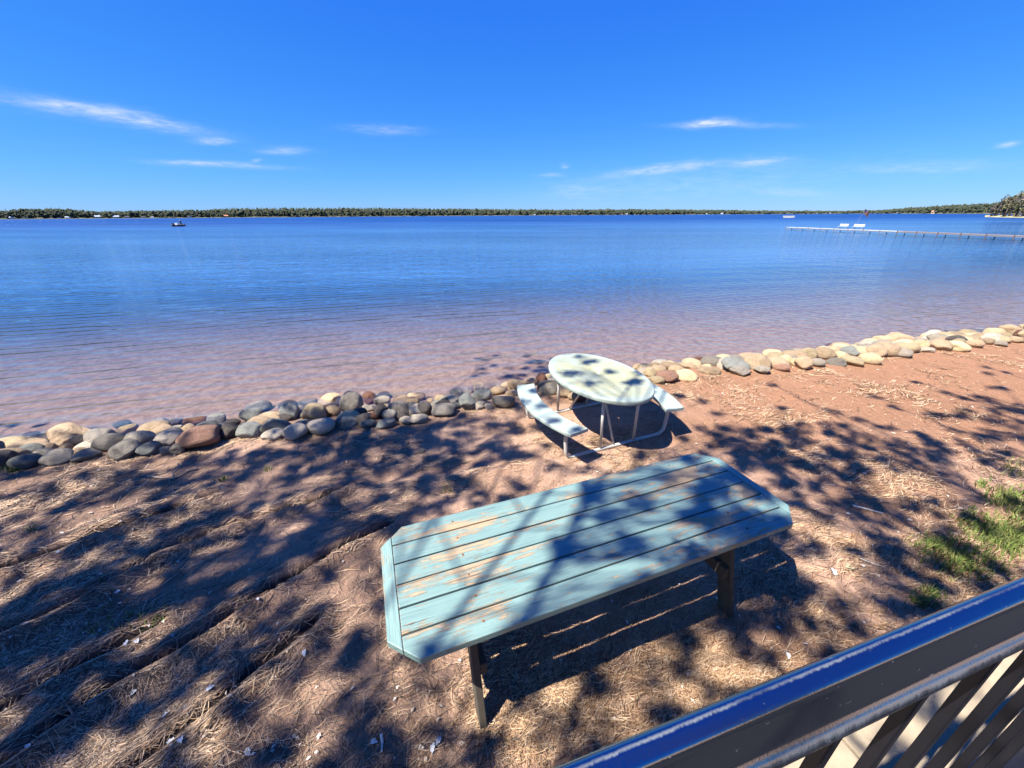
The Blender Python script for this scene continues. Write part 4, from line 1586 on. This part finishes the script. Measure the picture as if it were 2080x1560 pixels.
# ------------------------------------------------------------------ litter on the ground
def needle_mesh(P, ang, length, width, curl, lift, rs):
    """P (n,2) centres, curved 2-segment ribbons lying on the ground"""
    n = len(P)
    dx, dy = np.cos(ang), np.sin(ang)
    nx, ny = -dy, dx
    V = np.zeros((n, 6, 3))
    for k, t in enumerate((-.5, 0.0, .5)):
        bow = curl * (1 - (2 * t) ** 2)
        cx = P[:, 0] + dx * length * t + nx * bow * length
        cy = P[:, 1] + dy * length * t + ny * bow * length
        z = ground_h(cx, cy) + .004 + lift * (.3 + .7 * rs.random(n)) * (.6 if k == 1 else 1.0)
        ww = width * (1.0 if k == 1 else .6) / 2
        V[:, k * 2, 0] = cx - nx * ww
        V[:, k * 2, 1] = cy - ny * ww
        V[:, k * 2 + 1, 0] = cx + nx * ww
        V[:, k * 2 + 1, 1] = cy + ny * ww
        V[:, k * 2, 2] = z
        V[:, k * 2 + 1, 2] = z + .0012
    b = np.arange(n)[:, None] * 6
    Fc = np.concatenate([b + [0, 1, 3, 2], b + [2, 3, 5, 4]], 0)
    return V.reshape(-1, 3), Fc


def land_pts(n, rs, far=1.0):
    """points on the land in view, denser towards the camera"""
    out = []
    while sum(len(o) for o in out) < n:
        u = rs.uniform(-60, 2140, n)
        v = rs.uniform(690, 1590, n)
        dirs = np.stack([(u - CX) / F_PX, -(v - CY) / F_PX, -np.ones(n)], 0)
        d = np.array(CAM_R) @ dirs
        t = -CAM_H / d[2]
        x, y = d[0] * t, d[1] * t
        s = (y - np.interp(x, SX, SY)) * .962
        ok = (s < .12) & (y < 12) & (x > -9) & (x < 14)
        # keep off the concrete walk
        o_ = x * RN.x + y * RN.y
        ok &= o_ > .72
        out.append(np.stack([x[ok], y[ok]], 1))
    return np.concatenate(out)[:n]


def build_litter():
    rs = np.random.default_rng(21)
    # tufts of needles: clumped, swirling
    C = land_pts(7000, rs)
    # more needles away from bare sand
    keep = fbm(C[:, 0] * 1.5, C[:, 1] * 1.5, 3, 40) + rs.normal(0, .06, len(C)) > .06
    fd, fb = furrow_field(C)
    keep = (keep | ((fd < 2.6) & (rs.random(len(C)) < .5))) & (fd > 1.15)
    C, fd, fb = C[keep], fd[keep], fb[keep]
    per = 14
    P = np.repeat(C, per, 0)
    spread = rs.uniform(.03, .12, len(C)).repeat(per)
    P = P + rs.normal(0, 1, P.shape) * spread[:, None]
    base = (R(38) + rs.normal(0, .55, len(C)))
    wild = rs.random(len(C)) < .45
    base = np.where(wild, rs.uniform(0, math.pi, len(C)), base)
    base = np.where(fd < 3.5, fb + rs.normal(0, .18, len(C)), base).repeat(per)
    ang = base + rs.normal(0, .38, len(P))
    dist = np.hypot(P[:, 0], P[:, 1])
    L = rs.uniform(.07, .15, len(P))
    Wd = rs.uniform(.0026, .0046, len(P)) * np.clip(dist / 3.2, 1, 2.4)
    ok = furrow_field(P)[0] > .75
    P, ang, L, Wd = P[ok], ang[ok], L[ok], Wd[ok]
    V, Fc = needle_mesh(P, ang, L, Wd, rs.normal(0, .09, len(P)), .013, rs)
    # scattered single needles
    P2 = land_pts(15000, rs)
    P2 = P2[furrow_field(P2)[0] > .9]
    d2 = np.hypot(P2[:, 0], P2[:, 1])
    V2, F2 = needle_mesh(P2, rs.uniform(0, math.pi, len(P2)), rs.uniform(.05, .13, len(P2)), rs.uniform(.0022, .0042, len(P2)) * np.clip(d2 / 3.2, 1, 2.4), rs.normal(0, .10, len(P2)), .016, rs)
    VV = np.concatenate([V, V2])
    FF = np.concatenate([Fc, F2 + len(V)])
    n1, n2 = len(V) // 6, len(V2) // 6
    nv = VV.reshape(-1, 6, 3)
    grey_sel = (nv[:, 0, 0] + rs.normal(0, .5, n1 + n2) < -.2) & (rs.random(n1 + n2) < .72)
    for name, sel, mat, lab in (('pine_needle_litter', ~grey_sel, M_NEEDLE, 'rusty dry pine needles matted over the sandy ground'),
                                ('grey_needle_litter', grey_sel, M_GREYNEEDLE, 'darker grey pine needles on the shaded rutted ground beside the rock row')):
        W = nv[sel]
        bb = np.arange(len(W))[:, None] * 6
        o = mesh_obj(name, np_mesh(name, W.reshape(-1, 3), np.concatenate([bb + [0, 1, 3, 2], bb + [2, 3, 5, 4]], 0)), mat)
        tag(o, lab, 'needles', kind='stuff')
    # leaf scraps and wood chips
    P3 = land_pts(520, rs)
    n = len(P3)
    z = ground_h(P3[:, 0], P3[:, 1]) + .008
    a = rs.uniform(0, 2 * math.pi, n)
    sl = rs.uniform(.006, .022, n) * np.clip(np.hypot(P3[:, 0], P3[:, 1]) / 4, .8, 1.8)
    sw = sl * rs.uniform(.25, .7, n)
    V = np.zeros((n, 4, 3))
    for k, (fa, fb, h) in enumerate(((1, 0, .006), (0, 1, .014), (-1, 0, .004), (0, -1, .010))):
        V[:, k, 0] = P3[:, 0] + np.cos(a) * sl * fa - np.sin(a) * sw * fb
        V[:, k, 1] = P3[:, 1] + np.sin(a) * sl * fa + np.cos(a) * sw * fb
        V[:, k, 2] = z + h * rs.uniform(.3, 1.2, n)
    o = mesh_obj('leaf_litter', np_mesh('leaf_litter', V.reshape(-1, 3), np.arange(n * 4).reshape(-1, 4)), M_LEAF)
    tag(o, 'small pale leaf scraps and wood chips scattered over the ground', 'leaf litter', kind='stuff')


build_litter()


def build_grass():
    rs = np.random.default_rng(5)
    spots = []
    for u, v, ru, rv, n in ((1905, 1110, 45, 18, 150), (1945, 1140, 50, 25, 190), (2010, 1085, 55, 30, 260), (2050, 1100, 40, 35, 220), (2040, 1010, 40, 25, 160), (2075, 1040, 30, 40, 160), (1975, 1060, 30, 14, 60),
                            (1990, 1150, 60, 30, 100), (1870, 1225, 22, 10, 46), (1890, 1205, 14, 8, 26), (2060, 960, 25, 15, 30), (1990, 985, 10, 8, 22), (905, 996, 8, 4, 9), (545, 955, 5, 3, 6), (130, 935, 22, 4, 24), (30, 955, 20, 6, 30),
                            (450, 975, 8, 4, 10), (70, 1080, 10, 5, 8), (215, 1260, 40, 25, 16), (300, 1250, 60, 25, 14), (1110, 1065, 7, 4, 5)):
        for _ in range(n):
            q = at(u + rs.normal(0, ru * .55), v + rs.normal(0, rv * .55), 0)
            spots.append((q.x, q.y))
    P = np.array(spots).repeat(3, 0)
    P = P + rs.normal(0, .02, P.shape)
    n = len(P)
    z = ground_h(P[:, 0], P[:, 1]) - .004
    h = rs.uniform(.025, .085, n)
    a = rs.uniform(0, 2 * math.pi, n)
    ln = rs.uniform(.2, .9, n) * h
    w = rs.uniform(.0022, .004, n) * 1.2
    V = np.zeros((n, 5, 3))
    for k, (s, t, f) in enumerate(((-1, 0, 0), (1, 0, 0), (.7, .6, .35), (-.7, .6, .35), (0, 1, 1))):
        V[:, k, 0] = P[:, 0] - np.sin(a) * w * s + np.cos(a) * ln * f
        V[:, k, 1] = P[:, 1] + np.cos(a) * w * s + np.sin(a) * ln * f
        V[:, k, 2] = z + h * t
    b = np.arange(n)[:, None] * 5
    Fc = np.concatenate([b + [0, 1, 2], b + [0, 2, 3], b + [3, 2, 4]], 0)
    o = mesh_obj('grass_tufts', np_mesh('grass_tufts', V.reshape(-1, 3), Fc), M_GRASS)
    tag(o, 'thin young green grass growing in patches among the needles', 'grass', kind='stuff')


build_grass()


def build_small_things():
    # forked fallen branch
    def stick(name, px, rad, mat, label, cat, lift=.012, forks=(), group=None):
        root = empty(name, at(*px[0], 0))
        o0 = root.location.copy()
        root.location.z = gz(o0.x, o0.y)
        o0 = root.location.copy()
        m = MB()
        def path(pp, r0, r1):
            pts = []
            for u, v in pp:
                q = at(u, v, 0)
                pts.append(tuple(Vector((q.x, q.y, gz(q.x, q.y) + lift)) - o0))
            m.tube(pts, list(np.linspace(r0, r1, len(pts))), 6)
        path(px, rad, rad * .6)
        m.build('stem', mat, root, smooth=True)
        for f in forks:
            m = MB()
            path(f, rad * .8, rad * .35)
            m.build('side_twig', mat, root, smooth=True)
        tag(root, label, cat, group)
        return root
    stick('fallen_branch', [(300, 968), (345, 973), (365, 968), (385, 958), (402, 953)], .010, M_TWIG, 'forked grey dead branch on the shaded ground beside the rock row', 'branch', forks=([(352, 973), (350, 963), (366, 952), (360, 942)],))
    stick('fallen_twig', [(1732, 1028), (1760, 1036), (1792, 1045)], .009, M_PALE, 'pale bent twig on the needles off the picnic table end', 'twig')
    stick('dead_twig', [(1240, 928), (1252, 934), (1262, 940)], .006, M_TWIG, 'short dark twig on the sand beside the oval table frame', 'twig')
    stick('bark_sliver', [(775, 1494), (777, 1512), (776, 1530)], .0085, M_PALE, "white bark sliver lying on needles near the picnic table's clipped corner", 'bark')
    stick('long_grass_stalk', [(1745, 1140), (1775, 1150), (1795, 1156)], .003, M_PALE, 'long straw coloured stalk beside the crumpled leaf', 'stalk')

    def leaf(name, u, v, size, mat, label, cat, seed, group=None, aspect=.55):
        q = at(u, v, 0)
        rs = random.Random(seed)
        z = gz(q.x, q.y) + .012
        n = 9
        vs, fs = [], []
        for side in (0, 1):
            for k in range(n):
                t = k / (n - 1)
                w = math.sin(math.pi * min(1, t * .96 + .02)) * size * aspect * (1 + .35 * math.sin(k * 2.4)) / 2
                x = (t - .5) * size
                c = .22 * size * math.sin(t * 3.0 + seed)
                for s in (-1, 0, 1):
                    vs.append((x, s * w, c * .4 + abs(s) * w * .7 + side * .0015))
        for side in (0, 1):
            for k in range(n - 1):
                for j in (0, 1):
                    a = side * n * 3 + k * 3 + j
                    fs.append((a, a + 1, a + 4, a + 3))
        m = MB()
        m.add(vs, fs)
        o = m.build(name, mat, None, smooth=True)
        o.location = (q.x, q.y, z)
        o.rotation_euler = (rs.uniform(-.3, .3), rs.uniform(-.2, .2), rs.uniform(0, 6))
        tag(o, label, cat, group)
    lf = simple_mat('silver_dry_leaf', (.55, .56, .55), .7, .2, 60)
    lo = simple_mat('tan_oak_leaf', (.50, .45, .26), .8, .2, 60)
    leaf('dry_leaf', 1690, 1166, .07, lf, 'crumpled silvery leaf on dark needles beside the grass edge', 'leaf', 1)
    leaf('oak_leaf', 1722, 1156, .10, lo, 'tan lobed oak leaf beside the crumpled silvery leaf', 'leaf', 2)
    for i, (u, v) in enumerate(((350, 1508), (373, 1512), (430, 1404), (165, 1428), (272, 1412), (340, 1455), (505, 1530), (280, 1306), (620, 1330), (760, 1512), (880, 1520), (555, 1200), (240, 1205), (260, 1310), (890, 1505), (1420, 1005), (1600, 1330))):
        leaf('dry_leaf', u, v, .045, lf, 'small pale curled leaf lying on the pine needles', 'leaf', 10 + i, 'pale curled leaves on the needles')
    q = at(857, 916, 0)
    o = add_boulder(Vector((q.x, q.y, gz(q.x, q.y) + .02)), .038, .03, .03, 'w', 'pale fist sized stone lying alone on the sand below the rock row', None, 4242)
    o.name = 'stone'
    o['category'] = 'stone'


build_small_things()


# ------------------------------------------------------------------ pines beside the deck: they stand out of frame and throw the dappled shade
SH_V = np.array([700, 760, 830, 900, 980, 1060, 1150, 1250, 1350, 1450, 1540])
SH_U = np.array([80, 240, 400, 560, 720, 880, 1040, 1200, 1360, 1520, 1680, 1840, 2000])
SH = np.array([
    [0, 0, 0, 0, 0, 0, .25, 0, 0, 0, 0, 0, 0],
    [0, 0, 0, 0, 0, .15, .50, .1, 0, 0, 0, 0, .05],
    [.10, .10, .15, .30, .42, .50, .38, .18, .08, .06, .06, .10, .18],
    [.20, .28, .42, .74, .82, .82, .62, .20, .34, .62, .52, .42, .42],
    [.52, .54, .58, .64, .62, .54, .52, .25, .35, .78, .66, .48, .30],
    [.52, .58, .62, .74, .62, .34, .10, .10, .34, .70, .55, .45, .30],
    [.58, .68, .72, .72, .56, .26, .07, .08, .30, .68, .60, .55, .45],
    [.72, .75, .71, .64, .48, .30, .10, .08, .22, .60, .60, .55, .50],
    [.80, .79, .74, .63, .48, .46, .20, .16, .26, .48, .45, .40, .40],
    [.86, .86, .82, .72, .58, .62, .34, .34, .48, .55, .40, .35, .40],
    [.86, .84, .80, .70, .55, .66, .50, .35, .45, .50, .40, .40, .40]])


def shade_at(u, v):
    iu = np.clip(np.interp(u, SH_U, np.arange(len(SH_U))), 0, len(SH_U) - 1.001)
    iv = np.clip(np.interp(v, SH_V, np.arange(len(SH_V))), 0, len(SH_V) - 1.001)
    a, b = int(iu), int(iv)
    fu, fv = iu - a, iv - b
    return (SH[b, a] * (1 - fu) + SH[b, a + 1] * fu) * (1 - fv) + (SH[b + 1, a] * (1 - fu) + SH[b + 1, a + 1] * fu) * fv


def build_pines():
    rs = np.random.default_rng(77)
    trunks = [Vector((-8.6, -1.4, 0)), Vector((-5.4, -3.8, 0)), Vector((-2.6, -5.2, 0)), Vector((1.2, -4.6, 0)), Vector((4.6, -3.4, 0))]
    heights = [15, 17, 16, 15, 14]
    clumps = [[] for _ in trunks]
    RCL = .10
    area = math.pi * RCL * RCL * .85
    cell = .10
    inv = CAM_R.transposed()
    for x in np.arange(-9, 13, cell):
        for y in np.arange(-.5, 8.5, cell):
            q = inv @ Vector((x, y, -CAM_H))
            if q.z > -.1:
                continue
            u = CX - F_PX * q.x / q.z
            v = CY + F_PX * q.y / q.z
            if u < -300 or u > 2500 or v > 2100:
                continue
            D = shade_at(u, v)
            D = min(.95, max(0, D + .55 * D * (1 - D) * 2 * fbm(np.array([x * 1.2]), np.array([y * 1.2]), 2, 61)[0] * 2))
            if x * RN.x + y * RN.y < .80 and x > .3:
                D *= .15
            if D < .02:
                continue
            lam = -math.log(1 - D) / area * cell * cell
            for _ in range(rs.poisson(lam)):
                X = x + rs.uniform(-.5, .5) * cell
                Y = y + rs.uniform(-.5, .5) * cell
                # nearest trunk whose crown the ray passes
                best = None
                for hh in rs.uniform(4.0, 8.5, 5):
                    P = Vector((X - SHADOW.x * hh, Y - SHADOW.y * hh, hh))
                    pc = inv @ (P - Vector((0, 0, CAM_H)))
                    if pc.z < -.05 and CY + F_PX * pc.y / pc.z > -260 and -300 < CX - F_PX * pc.x / pc.z < 2380:
                        P = Vector((X - SHADOW.x * 10.5, Y - SHADOW.y * 10.5, 10.5))
                    for i, tk in enumerate(trunks):
                        dd = (P.to_2d() - tk.to_2d()).length
                        if best is None or dd < best[0]:
                            best = (dd, i, P)
                clumps[best[1]].append(best[2])
    kinds = ['tall pine standing left of the deck beside the shore', 'tall pine standing behind the deck on its left side', 'tall pine standing close behind the deck', 'tall pine standing behind the deck on its right side', 'tall pine standing right of the deck']
    for i, tk in enumerate(trunks):
        base = Vector((tk.x, tk.y, gz(tk.x, tk.y) - .05))
        root = empty('pine_tree', base)
        m = MB()
        Hh = heights[i]
        tr = [(0, 0, -.2), (.05, .02, Hh * .3), (.1, -.05, Hh * .6), (.05, 0, Hh)]
        m.tube(tr, [.26, .22, .15, .03], 12)
        m.build('trunk', M_BARK, root, smooth=True)
        pts = [c - base for c in clumps[i]]
        if not pts:
            continue
        # limbs: clumps grouped by bearing and height share one limb
        groups = {}
        for p in pts:
            key = (int((math.atan2(p.y, p.x) + math.pi) / (2 * math.pi) * 10), int(p.z / 1.8))
            groups.setdefault(key, []).append(p)
        lm = MB()
        for g in groups.values():
            cen = sum(g, Vector((0, 0, 0))) / len(g)
            far = max(g, key=lambda q: q.to_2d().length)
            r0 = min(Hh - 1.5, max(3.0, cen.z - .15 * cen.to_2d().length))
            st = Vector((.08, -.03, r0))
            lm.tube([tuple(st), tuple(st.lerp(far, .5) + Vector((0, 0, .15))), tuple(far)], [.028, .018, .008], 5, cap=False)
            for p in g:
                tpar = max(.15, min(1, (p - st).dot(far - st) / max(.01, (far - st).length_squared)))
                lm.tube([tuple(st.lerp(far, tpar * .9)), tuple(p)], [.010, .004], 3, cap=False)
        lm.build('limbs', M_BARK, root)
        cs = [tuple(p) for p in pts]
        V, Fc = leaf_cloud(cs, rs.uniform(.75, 1.3, len(cs)) * RCL, 60, .055, rs, .7)
        mesh_obj('crown', np_mesh('crown', V, Fc), M_PINE, root)
        tag(root, kinds[i], 'tree', 'pines round the deck')


build_pines()
